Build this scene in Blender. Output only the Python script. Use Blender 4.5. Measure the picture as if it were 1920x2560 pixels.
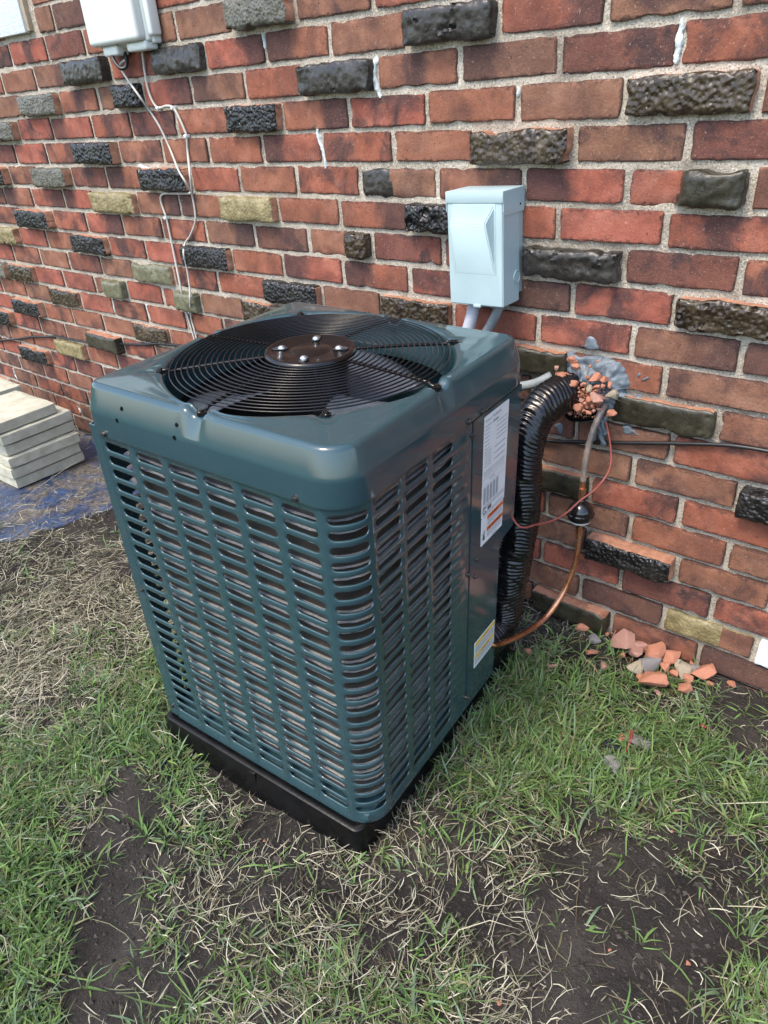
import bpy, bmesh, math, random
import numpy as np
from mathutils import Vector, Matrix, Quaternion

random.seed(7)
rng = np.random.default_rng(11)
SC = bpy.context.scene
COL = SC.collection
for o in list(bpy.data.objects):
    bpy.data.objects.remove(o)

# ------------------------------------------------------------------ camera
# wall: plane y = 0, x along the courses, z up; ground z = 0.  Pose solved from the brick courses.
CAM = Vector((1.30, -1.388033, 1.207019))
FPX = 1775.0                                   # focal length in photo pixels (1920 x 2560)
RW = np.array([[0.7815251764697139, 0.620652048374806, -0.06332008679686242],
               [0.27405130902436414, -0.4327090533956444, -0.8588706277032432],
               [-0.5604589891917492, 0.65387606620622, -0.5082635256208732]])
cam_d = bpy.data.cameras.new('camera')
cam = bpy.data.objects.new('camera', cam_d)
COL.objects.link(cam)
Mc = Matrix(((RW[0][0], -RW[1][0], -RW[2][0]), (RW[0][1], -RW[1][1], -RW[2][1]), (RW[0][2], -RW[1][2], -RW[2][2])))
cam.matrix_world = Matrix.Translation(CAM) @ Mc.to_4x4()
cam_d.sensor_width = 36.0
cam_d.lens = 36.0 * FPX / 2560.0
cam_d.clip_start = 0.02
cam_d.clip_end = 500
SC.camera = cam
SC.render.resolution_x, SC.render.resolution_y = 768, 1024

# ------------------------------------------------------------------ world, sun, exposure
SUN_EL, SUN_AZ = math.radians(60), math.radians(190)   # azimuth from +y clockwise: behind the camera
world = bpy.data.worlds.new('World'); SC.world = world; world.use_nodes = True
wn = world.node_tree.nodes; wl = world.node_tree.links
bg = wn['Background']
sky = wn.new('ShaderNodeTexSky'); sky.sky_type = 'NISHITA'; sky.sun_disc = False
sky.sun_elevation = SUN_EL; sky.sun_rotation = SUN_AZ
sky.air_density = 1.0; sky.dust_density = 2.0; sky.ozone_density = 1.0
wl.new(sky.outputs['Color'], bg.inputs['Color'])
bg.inputs['Strength'].default_value = 0.15
sun_d = bpy.data.lights.new('sun', 'SUN'); sun = bpy.data.objects.new('sun', sun_d); COL.objects.link(sun)
sun_d.energy = 1.0; sun_d.angle = math.radians(16); sun_d.color = (1.0, 0.88, 0.70)
sdir = Vector((math.sin(SUN_AZ) * math.cos(SUN_EL), math.cos(SUN_AZ) * math.cos(SUN_EL), math.sin(SUN_EL)))
sun.rotation_euler = sdir.to_track_quat('Z', 'Y').to_euler()
SC.view_settings.view_transform = 'Standard'
SC.view_settings.look = 'None'
SC.view_settings.exposure = 1.68
SC.view_settings.gamma = 1.0
SC.view_settings.use_curve_mapping = False
SC.cycles.max_bounces = 8

# ------------------------------------------------------------------ pixel -> place
CAMN = np.array(CAM)
def ray(px, py):
    return RW.T @ np.array([(px - 960) / FPX, (py - 1280) / FPX, 1.0])
def wall_pt(px, py, y=0.0):                    # point of the photo on the plane y (in front of the wall)
    d = ray(px, py); s = (y - CAMN[1]) / d[1]; p = CAMN + s * d
    return Vector((p[0], p[1], p[2]))
def ground_pt(px, py, z=0.0):
    d = ray(px, py); s = (z - CAMN[2]) / d[2]; p = CAMN + s * d
    return Vector((p[0], p[1], p[2]))
def project(P):
    q = (np.asarray(P) - CAMN) @ RW.T
    return np.stack([960 + FPX * q[..., 0] / q[..., 2], 1280 + FPX * q[..., 1] / q[..., 2], q[..., 2]], -1)

# ------------------------------------------------------------------ numpy noise
_perm = np.random.default_rng(5).permutation(4096)
def _h(ix, iy, iz):
    return _perm[(ix + _perm[(iy + _perm[iz % 4096]) % 4096]) % 4096] / 4095.0
def vnoise(x, y, z=0.0):
    x = np.asarray(x, float) + 1000; y = np.asarray(y, float) + 1000; z = np.zeros_like(x) + z + 1000
    ix, iy, iz = x.astype(int), y.astype(int), z.astype(int)
    fx, fy, fz = x - ix, y - iy, z - iz
    fx, fy, fz = [f * f * (3 - 2 * f) for f in (fx, fy, fz)]
    def L(a, b, t): return a + (b - a) * t
    c = [[[_h(ix + i, iy + j, iz + k) for k in (0, 1)] for j in (0, 1)] for i in (0, 1)]
    return L(L(L(c[0][0][0], c[1][0][0], fx), L(c[0][1][0], c[1][1][0], fx), fy),
             L(L(c[0][0][1], c[1][0][1], fx), L(c[0][1][1], c[1][1][1], fx), fy), fz) * 2 - 1
def fbm(x, y, z=0.0, o=4, g=0.5):
    a, s, r = 1.0, 0.0, 0.0
    x = np.asarray(x, float); y = np.asarray(y, float)
    for i in range(o):
        r = r + a * vnoise(x, y, z + i * 7.3); s += a; a *= g; x = x * 2.03; y = y * 2.03
        z = z * 2.03
    return r / s
def sstep(a, b, x):
    t = np.clip((np.asarray(x, float) - a) / (b - a), 0, 1); return t * t * (3 - 2 * t)

# ------------------------------------------------------------------ object helpers
def tag(o, label=None, cat=None, group=None, kind=None):
    if label: o['label'] = label
    if cat: o['category'] = cat
    if group: o['group'] = group
    if kind: o['kind'] = kind
    return o
def empty(name, label, cat, M=None, group=None):
    o = bpy.data.objects.new(name, None); COL.objects.link(o)
    o.empty_display_size = 0.05
    if M is not None: o.matrix_world = M
    return tag(o, label, cat, group)
def link(name, me, parent=None, mat=None, smooth=None):
    o = bpy.data.objects.new(name, me); COL.objects.link(o)
    if parent is not None: o.parent = parent
    if mat is not None:
        if isinstance(mat, (list, tuple)):
            for m in mat: me.materials.append(m)
        elif len(me.materials) == 0: me.materials.append(mat)
    if smooth is not None:
        me.polygons.foreach_set('use_smooth', [smooth] * len(me.polygons))
    return o
def pmesh(name, V, F, smooth=False, midx=None):
    me = bpy.data.meshes.new(name)
    me.from_pydata([tuple(v) for v in V], [], [tuple(int(i) for i in f) for f in F])
    if smooth: me.polygons.foreach_set('use_smooth', [True] * len(me.polygons))
    if midx is not None: me.polygons.foreach_set('material_index', [int(i) for i in midx])
    me.update()
    return me
def autosmooth(me, deg=35):
    me.polygons.foreach_set('use_smooth', [True] * len(me.polygons))
    try: me.set_sharp_from_angle(angle=math.radians(deg))
    except Exception: pass
def fix_normals(me):
    bm = bmesh.new(); bm.from_mesh(me); bmesh.ops.recalc_face_normals(bm, faces=bm.faces); bm.to_mesh(me); bm.free()
    return me
class MB:
    """collects shapes, becomes ONE mesh object"""
    def __init__(s): s.bm = bmesh.new()
    def box(s, lo, hi, bev=0.0, seg=2, M=None):
        lo, hi = Vector(lo), Vector(hi)
        r = bmesh.ops.create_cube(s.bm, size=1.0)
        vs = r['verts']
        for v in vs:
            v.co = Vector([lo[i] + (v.co[i] + 0.5) * (hi[i] - lo[i]) for i in range(3)])
        if bev > 0:
            es = list({e for v in vs for e in v.link_edges})
            rb = bmesh.ops.bevel(s.bm, geom=es, offset=bev, segments=seg, affect='EDGES', profile=0.5)
            vs = list({v for f in rb['faces'] for v in f.verts} | {v for v in vs if v.is_valid})
        if M is not None: bmesh.ops.transform(s.bm, matrix=M, verts=vs)
        return s
    def cyl(s, p0, p1, r0, r1=None, n=16, cap=True):
        p0, p1 = Vector(p0), Vector(p1); r1 = r0 if r1 is None else r1
        d = p1 - p0
        r = bmesh.ops.create_cone(s.bm, cap_ends=cap, segments=n, radius1=r0, radius2=r1, depth=d.length)
        M = Matrix.Translation((p0 + p1) / 2) @ d.to_track_quat('Z', 'Y').to_matrix().to_4x4()
        bmesh.ops.transform(s.bm, matrix=M, verts=r['verts'])
        return s
    def raw(s, V, F):
        vs = [s.bm.verts.new(tuple(v)) for v in V]
        for f in F:
            try: s.bm.faces.new([vs[int(i)] for i in f])
            except ValueError: pass
        return s
    def prism(s, pts, off):
        """polygon pts (3D, in order) extruded by vector off"""
        off = Vector(off); a = [s.bm.verts.new(Vector(p)) for p in pts]; b = [s.bm.verts.new(Vector(p) + off) for p in pts]
        s.bm.faces.new(a[::-1]); s.bm.faces.new(b)
        n = len(a)
        for i in range(n): s.bm.faces.new((a[i], a[(i + 1) % n], b[(i + 1) % n], b[i]))
        return s
    def build(s, name, mat, parent=None, smooth=35, recalc=True):
        if recalc: bmesh.ops.recalc_face_normals(s.bm, faces=s.bm.faces)
        me = bpy.data.meshes.new(name); s.bm.to_mesh(me); s.bm.free()
        if smooth: autosmooth(me, smooth)
        return link(name, me, parent, mat)
def catmull(P, n=8):
    P = [Vector(p) for p in P]; Q = [P[0] * 2 - P[1]] + P + [P[-1] * 2 - P[-2]]; out = []
    for i in range(1, len(Q) - 2):
        a, b, c, d = Q[i - 1:i + 3]
        for k in range(n):
            t = k / n
            out.append(0.5 * ((2 * b) + (c - a) * t + (2 * a - 5 * b + 4 * c - d) * t * t + (3 * b - a - 3 * c + d) * t ** 3))
    out.append(P[-1]); return out
def resample(P, step):
    d = [0.0]
    for a, b in zip(P[:-1], P[1:]): d.append(d[-1] + (b - a).length)
    n = max(2, int(d[-1] / step)); out = []; j = 0
    for i in range(n + 1):
        s = d[-1] * i / n
        while j < len(d) - 2 and d[j + 1] < s: j += 1
        t = (s - d[j]) / max(1e-9, d[j + 1] - d[j]); out.append(P[j].lerp(P[j + 1], t))
    return out
def tube(P, rad, n=8, closed=False, radf=None, name='tube', caps=True):
    """tube mesh along points; rad constant or list; radf(i, j, theta) extra"""
    P = [Vector(p) for p in P]; m = len(P); V = []; F = []
    up = None
    for i in range(m):
        if closed: t = P[(i + 1) % m] - P[i - 1]
        else: t = P[min(i + 1, m - 1)] - P[max(i - 1, 0)]
        t.normalize()
        if up is None:
            up = Vector((0, 0, 1)) if abs(t.z) < 0.9 else Vector((1, 0, 0))
        u = (up - t * up.dot(t)).normalized(); v = t.cross(u); up = u
        r = rad[i] if hasattr(rad, '__len__') else rad
        for j in range(n):
            a = 2 * math.pi * j / n; rr = r + (radf(i, j, a) if radf else 0)
            V.append(P[i] + (u * math.cos(a) + v * math.sin(a)) * rr)
    for i in range(m if closed else m - 1):
        for j in range(n):
            a, b = i * n + j, i * n + (j + 1) % n; c, d = ((i + 1) % m) * n + j, ((i + 1) % m) * n + (j + 1) % n
            F.append((a, b, d, c))
    if not closed and caps:
        F.append(tuple(range(n - 1, -1, -1))); F.append(tuple(range((m - 1) * n, m * n)))
    return pmesh(name, V, F, smooth=True)

# ------------------------------------------------------------------ materials
def mat(name, rough=0.6, spec=0.5, metal=0.0, col=(0.5, 0.5, 0.5), coat=0.0):
    m = bpy.data.materials.new(name); m.use_nodes = True
    b = m.node_tree.nodes['Principled BSDF']
    b.inputs['Base Color'].default_value = (*col, 1); b.inputs['Roughness'].default_value = rough
    b.inputs['Specular IOR Level'].default_value = spec; b.inputs['Metallic'].default_value = metal
    b.inputs['Coat Weight'].default_value = coat
    return m
class NT:
    def __init__(s, m): s.m = m; s.nt = m.node_tree; s.b = s.nt.nodes['Principled BSDF']
    def n(s, t, **k):
        x = s.nt.nodes.new(t)
        for a, v in k.items(): setattr(x, a, v)
        return x
    def l(s, a, b): s.nt.links.new(a, b)
    def coord(s, which='Object'):
        return s.n('ShaderNodeTexCoord').outputs[which]
    def noise(s, scale, detail=4, rough=0.55, vec=None, dist=0.0):
        x = s.n('ShaderNodeTexNoise'); x.inputs['Scale'].default_value = scale; x.inputs['Detail'].default_value = detail
        x.inputs['Roughness'].default_value = rough; x.inputs['Distortion'].default_value = dist
        if vec is not None: s.l(vec, x.inputs['Vector'])
        return x.outputs['Fac']
    def voro(s, scale, feature='F1', vec=None, out='Distance'):
        x = s.n('ShaderNodeTexVoronoi', feature=feature); x.inputs['Scale'].default_value = scale
        if vec is not None: s.l(vec, x.inputs['Vector'])
        return x.outputs[out]
    def ramp(s, fac, stops, interp='LINEAR'):
        x = s.n('ShaderNodeValToRGB'); x.color_ramp.interpolation = interp
        e = x.color_ramp.elements
        while len(e) < len(stops): e.new(0.5)
        for el, (p, c) in zip(e, stops):
            el.position = p; el.color = (*c, 1) if len(c) == 3 else c
        s.l(fac, x.inputs['Fac']); return x.outputs['Color']
    def mr(s, v, a, b, c=0.0, d=1.0):
        x = s.n('ShaderNodeMapRange'); x.interpolation_type = 'SMOOTHSTEP'
        for nme, val in (('From Min', a), ('From Max', b), ('To Min', c), ('To Max', d)): x.inputs[nme].default_value = val
        s.l(v, x.inputs['Value']); return x.outputs['Result']
    def math(s, op, a, b=None, clamp=False):
        x = s.n('ShaderNodeMath', operation=op, use_clamp=clamp)
        for i, v in enumerate((a, b)):
            if v is None: continue
            if isinstance(v, (int, float)): x.inputs[i].default_value = v
            else: s.l(v, x.inputs[i])
        return x.outputs[0]
    def mix(s, fac, a, b, mode='MIX'):
        x = s.n('ShaderNodeMix', data_type='RGBA', blend_type=mode)
        for sock, v in ((x.inputs[0], fac), (x.inputs[6], a), (x.inputs[7], b)):
            if isinstance(v, (int, float)): sock.default_value = v
            elif isinstance(v, tuple): sock.default_value = (*v, 1) if len(v) == 3 else v
            else: s.l(v, sock)
        return x.outputs[2]
    def bump(s, h, strength=0.3, dist=0.002, prev=None):
        x = s.n('ShaderNodeBump'); x.inputs['Strength'].default_value = strength; x.inputs['Distance'].default_value = dist
        s.l(h, x.inputs['Height'])
        if prev is not None: s.l(prev, x.inputs['Normal'])
        return x.outputs['Normal']
    def vadd(s, a, b):
        x = s.n('ShaderNodeVectorMath', operation='ADD'); s.l(a, x.inputs[0]); s.l(b, x.inputs[1]); return x.outputs[0]
    def rnd_vec(s):
        """object coordinates shifted by a random offset, so copies differ"""
        oi = s.n('ShaderNodeObjectInfo'); c = s.n('ShaderNodeCombineXYZ')
        k = s.math('MULTIPLY', oi.outputs['Random'], 37.0); s.l(k, c.inputs[0]); s.l(k, c.inputs[1]); s.l(k, c.inputs[2])
        return s.vadd(s.coord('Object'), c.outputs[0]), oi
    def col(s, v): s.l(v, s.b.inputs['Base Color'])
    def rough(s, v): s.l(v, s.b.inputs['Roughness'])
    def norm(s, v): s.l(v, s.b.inputs['Normal'])

def m_brick():
    m = mat('brick_clay', 0.85, 0.25); t = NT(m)
    v, oi = t.rnd_vec()
    sep = t.n('ShaderNodeSeparateColor'); t.l(oi.outputs['Color'], sep.inputs[0])
    g = t.n('ShaderNodeSeparateXYZ'); t.l(t.coord('Generated'), g.inputs[0])
    big = t.noise(11, 5, 0.6, v, 0.6)
    x = t.math('ADD', g.outputs[0], t.math('MULTIPLY', t.math('SUBTRACT', big, 0.5), 0.9))
    mL = t.math('MULTIPLY', sep.outputs[0], t.mr(x, 0.62, 0.28))
    mR = t.math('MULTIPLY', sep.outputs[1], t.mr(x, 0.42, 0.74))
    ax = t.math('ABSOLUTE', t.math('SUBTRACT', x, 0.5))
    mM = t.math('MULTIPLY', oi.outputs['Alpha'], t.mr(ax, 0.30, 0.08))
    cl = t.noise(13, 6, 0.58, v, 0.5)
    mC = t.math('MULTIPLY', t.mr(cl, 0.40, 0.64), t.math('ADD', t.math('MULTIPLY', sep.outputs[2], 0.85), 0.28))
    k = t.math('MAXIMUM', t.math('MAXIMUM', mL, mR), t.math('MAXIMUM', mM, mC))
    base = t.ramp(t.noise(17, 6, 0.6, v, 0.3), [(0.25, (0.155, 0.055, 0.031)), (0.5, (0.258, 0.093, 0.051)), (0.75, (0.350, 0.148, 0.088))])
    hs = t.n('ShaderNodeHueSaturation'); t.l(base, hs.inputs['Color'])
    t.l(t.mr(oi.outputs['Random'], 0, 1, 0.488, 0.512), hs.inputs['Hue'])
    t.l(t.mr(oi.outputs['Random'], 1, 0, 0.80, 1.16), hs.inputs['Value'])
    t.l(t.mr(oi.outputs['Random'], 0.3, 0.9, 1.0, 0.86), hs.inputs['Saturation'])
    dark = t.ramp(t.noise(40, 5, 0.6, v), [(0.3, (0.030, 0.022, 0.025)), (0.7, (0.085, 0.045, 0.040))])
    c = t.mix(t.math('MULTIPLY', k, 0.86), hs.outputs[0], dark)
    # soot along the arrises, broken up by noise
    ex = t.math('MINIMUM', g.outputs[0], t.math('SUBTRACT', 1.0, g.outputs[0]))
    ez = t.math('MINIMUM', g.outputs[2], t.math('SUBTRACT', 1.0, g.outputs[2]))
    ed = t.math('MINIMUM', t.math('MULTIPLY', ex, 3.4), ez)
    ed = t.math('ADD', ed, t.math('MULTIPLY', t.math('SUBTRACT', t.noise(75, 4, 0.75, v), 0.5), 0.45))
    c = t.mix(t.math('MULTIPLY', t.mr(ed, 0.10, 0.02), 0.65), c, (0.030, 0.020, 0.018))
    sp = t.mr(t.noise(230, 2, 0.5, v), 0.68, 0.74)
    c = t.mix(t.math('MULTIPLY', sp, 0.35), c, (0.50, 0.44, 0.38))
    sp2 = t.mr(t.noise(150, 3, 0.6, v), 0.36, 0.29)
    c = t.mix(t.math('MULTIPLY', sp2, 0.7), c, (0.03, 0.02, 0.02))
    gn = t.noise(420, 3, 0.6, v); c = t.mix(t.mr(gn, 0.45, 0.25, 0, 0.45), c, (0.05, 0.025, 0.02)); c = t.mix(t.mr(gn, 0.55, 0.75, 0, 0.30), c, (0.48, 0.24, 0.17))
    # pale lime bloom
    bl = t.math('MULTIPLY', t.mr(t.noise(9, 6, 0.7, v), 0.60, 0.78), 0.22)
    c = t.mix(bl, c, (0.42, 0.33, 0.29))
    t.col(c)
    b = t.bump(t.noise(45, 6, 0.72, v), 0.6, 0.003)
    b = t.bump(t.noise(240, 4, 0.7, v), 0.8, 0.0014, b)
    b = t.bump(t.voro(95, vec=v), 0.22, 0.0012, b)
    t.norm(b); return m
def m_clinker(name, c0, c1, c2, r0=0.30, r1=0.6, pit=0.5, pscale=120):
    m = mat(name, 0.4, 0.5); t = NT(m); v, oi = t.rnd_vec()
    c = t.ramp(t.noise(38, 6, 0.65, v, 0.5), [(0.3, c0), (0.5, c1), (0.72, c2)])
    c = t.mix(t.math('MULTIPLY', t.mr(t.noise(14, 4, 0.6, v), 0.55, 0.7), 0.45), c, tuple(min(1, x * 1.6 + 0.01) for x in c2))
    g2 = t.noise(230, 3, 0.65, v)
    c = t.mix(t.mr(g2, 0.58, 0.74, 0, 0.28), c, tuple(min(1, x * 1.9 + 0.01) for x in c2)); c = t.mix(t.mr(g2, 0.44, 0.30, 0, 0.6), c, tuple(x * 0.5 for x in c0))
    t.col(c)
    t.rough(t.mr(t.noise(55, 5, 0.7, v), 0.30, 0.70, r0 - 0.03, r1 - 0.08))
    b = t.bump(t.voro(pscale, 'SMOOTH_F1', v), pit, 0.006)
    b = t.bump(t.noise(110, 5, 0.7, v), 0.4, 0.003, b)
    t.norm(b); return m
def m_mottled(name, c0, c1, scale=30, rough=0.8, bscale=120, bstr=0.4, bdist=0.002, spec=0.3, coat=0.0, r2=None, metal=0.0, rnd=False):
    m = mat(name, rough, spec, metal, coat=coat); t = NT(m)
    v = t.rnd_vec()[0] if rnd else t.coord('Object')
    f = t.noise(scale, 6, 0.62, v, 0.2)
    t.col(t.ramp(f, [(0.3, c0), (0.7, c1)]))
    if r2 is not None: t.rough(t.mr(t.noise(scale * 0.7, 4, 0.6, v), 0.35, 0.65, rough, r2))
    if bstr: t.norm(t.bump(t.noise(bscale, 4, 0.6, v), bstr, bdist))
    return m
def m_mortar():
    m = mat('mortar_sand', 0.95, 0.15); t = NT(m); v = t.coord('Object')
    c = t.ramp(t.noise(7, 6, 0.6, v), [(0.3, (0.27, 0.235, 0.185)), (0.55, (0.43, 0.38, 0.305)), (0.75, (0.57, 0.52, 0.44))])
    gr = t.noise(300, 3, 0.6, v)
    c = t.mix(t.mr(gr, 0.56, 0.66, 0, 0.8), c, (0.66, 0.62, 0.54))
    c = t.mix(t.math('MULTIPLY', t.mr(gr, 0.46, 0.34), 0.8), c, (0.12, 0.095, 0.07))
    c = t.mix(t.math('MULTIPLY', t.mr(t.noise(6, 6, 0.7, v, 0.8), 0.52, 0.68), 0.65), c, (0.13, 0.11, 0.088))
    t.col(c)
    b = t.bump(t.noise(55, 5, 0.7, v), 0.8, 0.006); b = t.bump(gr, 0.8, 0.0016, b); t.norm(b); return m
def m_paint(name, col, rough=0.24, var=0.06):
    """factory powder-coat: even colour, faint orange peel and dust"""
    m = mat(name, rough, 0.5, col=col, coat=0.35); t = NT(m); v = t.coord('Object')
    d = t.noise(9, 5, 0.6, v); c = t.mix(t.math('MULTIPLY', t.mr(d, 0.45, 0.75), var), col, (0.35, 0.36, 0.33))
    sp = t.mr(t.noise(210, 2, 0.5, v), 0.76, 0.80); c = t.mix(t.math('MULTIPLY', sp, 0.12), c, (0.4, 0.4, 0.38))
    t.col(c); t.rough(t.mr(t.noise(14, 5, 0.6, v), 0.3, 0.75, rough * 0.85, rough * 1.45))
    t.b.inputs['Coat Roughness'].default_value = 0.07; t.b.inputs['Coat IOR'].default_value = 1.6
    t.norm(t.bump(t.noise(330, 2, 0.5, v), 0.06, 0.0006)); return m

BRICK = m_brick()
MORTAR = m_mortar()
RAW_CLAY = m_mottled('raw_clay_end', (0.22, 0.095, 0.055), (0.42, 0.215, 0.135), 60, 0.85, 140, 0.6)
CLK = {
 'B': m_clinker('clinker_black', (0.0042, 0.0042, 0.0049), (0.0112, 0.0105, 0.0105), (0.0315, 0.0287, 0.0259), 0.18, 0.50, 0.9, 130),
 'S': m_clinker('clinker_slate', (0.0136, 0.0124, 0.0112), (0.0285, 0.0254, 0.0217), (0.0527, 0.0484, 0.0422), 0.20, 0.50, 0.35, 75),
 'G': m_clinker('clinker_grey_glaze', (0.0525, 0.0504, 0.0385), (0.0945, 0.0910, 0.0700), (0.1540, 0.1435, 0.1120), 0.32, 0.6, 0.5, 160),
 'O': m_clinker('clinker_olive', (0.12, 0.098, 0.045), (0.21, 0.172, 0.080), (0.30, 0.25, 0.13), 0.38, 0.68, 0.4, 150),
 'T': m_clinker('clinker_brown', (0.0150, 0.0097, 0.0060), (0.0413, 0.0285, 0.0165), (0.0900, 0.0690, 0.0413), 0.16, 0.45, 0.8, 110),
 'o': m_clinker('clinker_dark_olive', (0.0165, 0.0150, 0.0090), (0.0300, 0.0270, 0.0165), (0.0465, 0.0413, 0.0255), 0.25, 0.5, 0.2, 60),
 'n': m_clinker('clinker_green_glaze', (0.085, 0.085, 0.050), (0.13, 0.128, 0.078), (0.19, 0.18, 0.11), 0.3, 0.55, 0.25, 80),
 'W': m_mottled('white_brick_paint', (0.62, 0.66, 0.66), (0.80, 0.82, 0.80), 90, 0.6, 300, 0.9, 0.002),
}
PAINT = m_paint('condenser_paint', (0.025, 0.058, 0.068), 0.11, 0.02)
BLACK_WIRE = m_mottled('black_wire_enamel', (0.004, 0.004, 0.004), (0.007, 0.006, 0.006), 60, 0.26, 300, 0.05, 0.0005, 0.4, 0.1)
COURSES = {
  -2: ([-1.124,-1.027,-0.834,-0.569,-0.355,-0.15], "r r d r r m d"),
  -1: ([-1.331,-1.106,-0.895,-0.68,-0.468,-0.254,-0.041,0.181,0.385], "d M d r r r Gp m r d"),
  0: ([-1.435,-1.219,-1.018,-0.795,-0.578,-0.369,-0.152,0.053,0.264,0.479,0.688,0.899], "r r R Sg m Sd R L r Sh R m r"),
  1: ([-1.345,-1.106,-0.892,-0.661,-0.449,-0.238,-0.042,0.179,0.392,0.605,0.818], "r Gs M Hb R L r Sg M L d m"),
  2: ([-1.414,-1.196,-0.958,-0.752,-0.538,-0.318,-0.12,0.093,0.308,0.523,0.735,0.954], "Gp m L M d r Bp R m r r Tp m"),
  3: ([-1.489,-1.274,-1.071,-0.843,-0.625,-0.421,-0.205,-0.001,0.215,0.423,0.646,0.854], "d m m Bg m r r L m r Tp m d"),
  4: ([-1.577,-1.376,-1.152,-0.946,-0.746,-0.517,-0.31,-0.097,0.111,0.33,0.541,0.754,0.966], "Bp m Gs d L Bp r r m hg R L Hg r"),
  5: ([-1.666,-1.457,-1.238,-1.054,-0.806,-0.593,-0.395,-0.175,0.04,0.25,0.435,0.62,0.835], "d L R L Op R L Os r R Bl r r M"),
  6: ([-1.583,-1.344,-1.131,-0.917,-0.706,-0.494,-0.283,-0.078,0.136,0.343,0.55,0.764,0.976], "m Bp m R m m R d Hp d d Sf d m"),
  7: ([-1.639,-1.439,-1.245,-1.027,-0.818,-0.621,-0.396,-0.185,0.032,0.244,0.467,0.663,0.871], "Op r r Bp m r Bg r L L m d m Th"),
  8: ([-1.742,-1.532,-1.324,-1.11,-0.915,-0.697,-0.48,-0.27,-0.051,0.151,0.369,0.588,0.798,1.003], "m m r R m Gn m r Bs r Tp r m R d"),
  9: ([-1.814,-1.606,-1.399,-1.188,-0.983,-0.781,-0.583,-0.382,-0.17,0.046,0.268,0.458,0.668,0.871], "Gs Tp r r Hn r Hn r Tp m m r So r m"),
  10: ([-1.939,-1.731,-1.537,-1.314,-1.099,-0.895,-0.679,-0.491,-0.274,-0.05,0.175,0.385,0.58,0.77,0.984], "r r m Tp r m r r m m r m d X So m"),
  11: ([-1.851,-1.62,-1.41,-1.196,-0.997,-0.787,-0.579,-0.36,-0.123,0.059,0.275,0.482,0.693,0.905], "r Bp m m w Tp r m r m m m d r m"),
  12: ([-1.917,-1.704,-1.504,-1.309,-1.095,-0.897,-0.673,-0.451,-0.234,-0.039,0.165,0.384,0.606,0.832,1.048], "Bp m m r So m m r m m m m m r m Bs"),
  13: ([-2.012,-1.801,-1.597,-1.373,-1.167,-0.973,-0.762,-0.549,-0.319,-0.112,0.088,0.295,0.519,0.738,0.942,1.143], "m m r Os r d m m m m m m m So m r m"),
  14: ([-2.12,-1.938,-1.693,-1.501,-1.293,-1.077,-0.855,-0.631,-0.389,-0.173,0.036,0.238,0.438,0.633,0.841,1.051], "m r Bp m d m m m m m m m m r m r m"),
  15: ([-2.017,-1.799,-1.597,-1.397,-1.187,-0.953,-0.717,-0.484,-0.274,-0.067,0.149,0.343,0.546,0.745,0.956,1.153], "m m m r m m m m m m m m m m Bk m m"),
  16: ([-2.105,-1.903,-1.684,-1.48,-1.273,-1.056,-0.832,-0.606,-0.363,-0.161,0.053,0.259,0.445,0.628,0.834,1.044], "m m m m m m m m m m m m m r m d m"),
  17: ([-2.194,-1.982,-1.779,-1.579,-1.364,-1.164,-0.929,-0.692,-0.457,-0.245,-0.035,0.169,0.34,0.539,0.738,0.946,1.145], "Bp r m m m m m m m m m m m m m d hO W"),
  18: ([-2.305,-2.091,-1.89,-1.665,-1.458,-1.25,-1.031,-0.783,-0.557,-0.353,-0.13,0.071,0.253,0.433,0.612,0.825,1.037,1.243], "m d d d d d d m m m m m m m r So m d d"),
}

# ================================================================== BRICK WALL
CH = 0.071                                      # course height
NCOURSE = 18                                    # course 18 stands on the ground
wall = empty('brick_wall', 'weathered red brick house wall studded with dark misshapen clinker bricks', 'wall', Matrix.Identity(4))

def edge_grid(w, h, nx, nz, seed, chip=1.0):
    """front-face grid of one brick with worn, chipped outline; returns X, Z, border mask, |u|,|v|"""
    u = np.linspace(-0.5, 0.5, nx + 1); v = np.linspace(-0.5, 0.5, nz + 1)
    # crowd the outer rows so that the arris is tight
    u = np.sign(u) * 0.5 * (1 - (1 - np.abs(u) * 2) ** 1.35); v = np.sign(v) * 0.5 * (1 - (1 - np.abs(v) * 2) ** 1.45)
    U, Vv = np.meshgrid(u, v, indexing='ij')
    s = seed * 3.7
    r = np.random.default_rng(seed)
    def chips(t, k):
        c = 0.0007 + 0.0011 * (1 + vnoise(t * 9 + s, k * 5.1 + s)) + 0.0007 * vnoise(t * 31 + s, k * 3.3)
        for _ in range(r.integers(0, 3)):
            p, wd, dp = r.uniform(-0.5, 0.5), r.uniform(0.02, 0.09), r.uniform(0.001, 0.0045)
            c = c + dp * np.exp(-((t - p) / wd) ** 2)
        return c * chip
    X = U * w; Z = Vv * h
    top, bot, lef, rig = chips(U, 1), chips(U, 2), chips(Vv * 0.3, 3), chips(Vv * 0.3, 4)
    ev = np.abs(Vv) * 2; eu = np.abs(U) * 2
    Z = np.where(Vv > 0, Z - top * ev ** 5, Z + bot * ev ** 5)
    X = np.where(U > 0, X - rig * eu ** 18, X + lef * eu ** 18)
    cr = np.array([[r.uniform(0.0004, 0.0026) for _ in range(2)] for _ in range(2)]) * chip
    kk = (eu ** 30) * (ev ** 10)
    ci = (U > 0).astype(int), (Vv > 0).astype(int)
    X = X - np.sign(U) * kk * cr[ci]; Z = Z - np.sign(Vv) * kk * cr[ci]
    return U, Vv, X, Z, eu, ev

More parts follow.
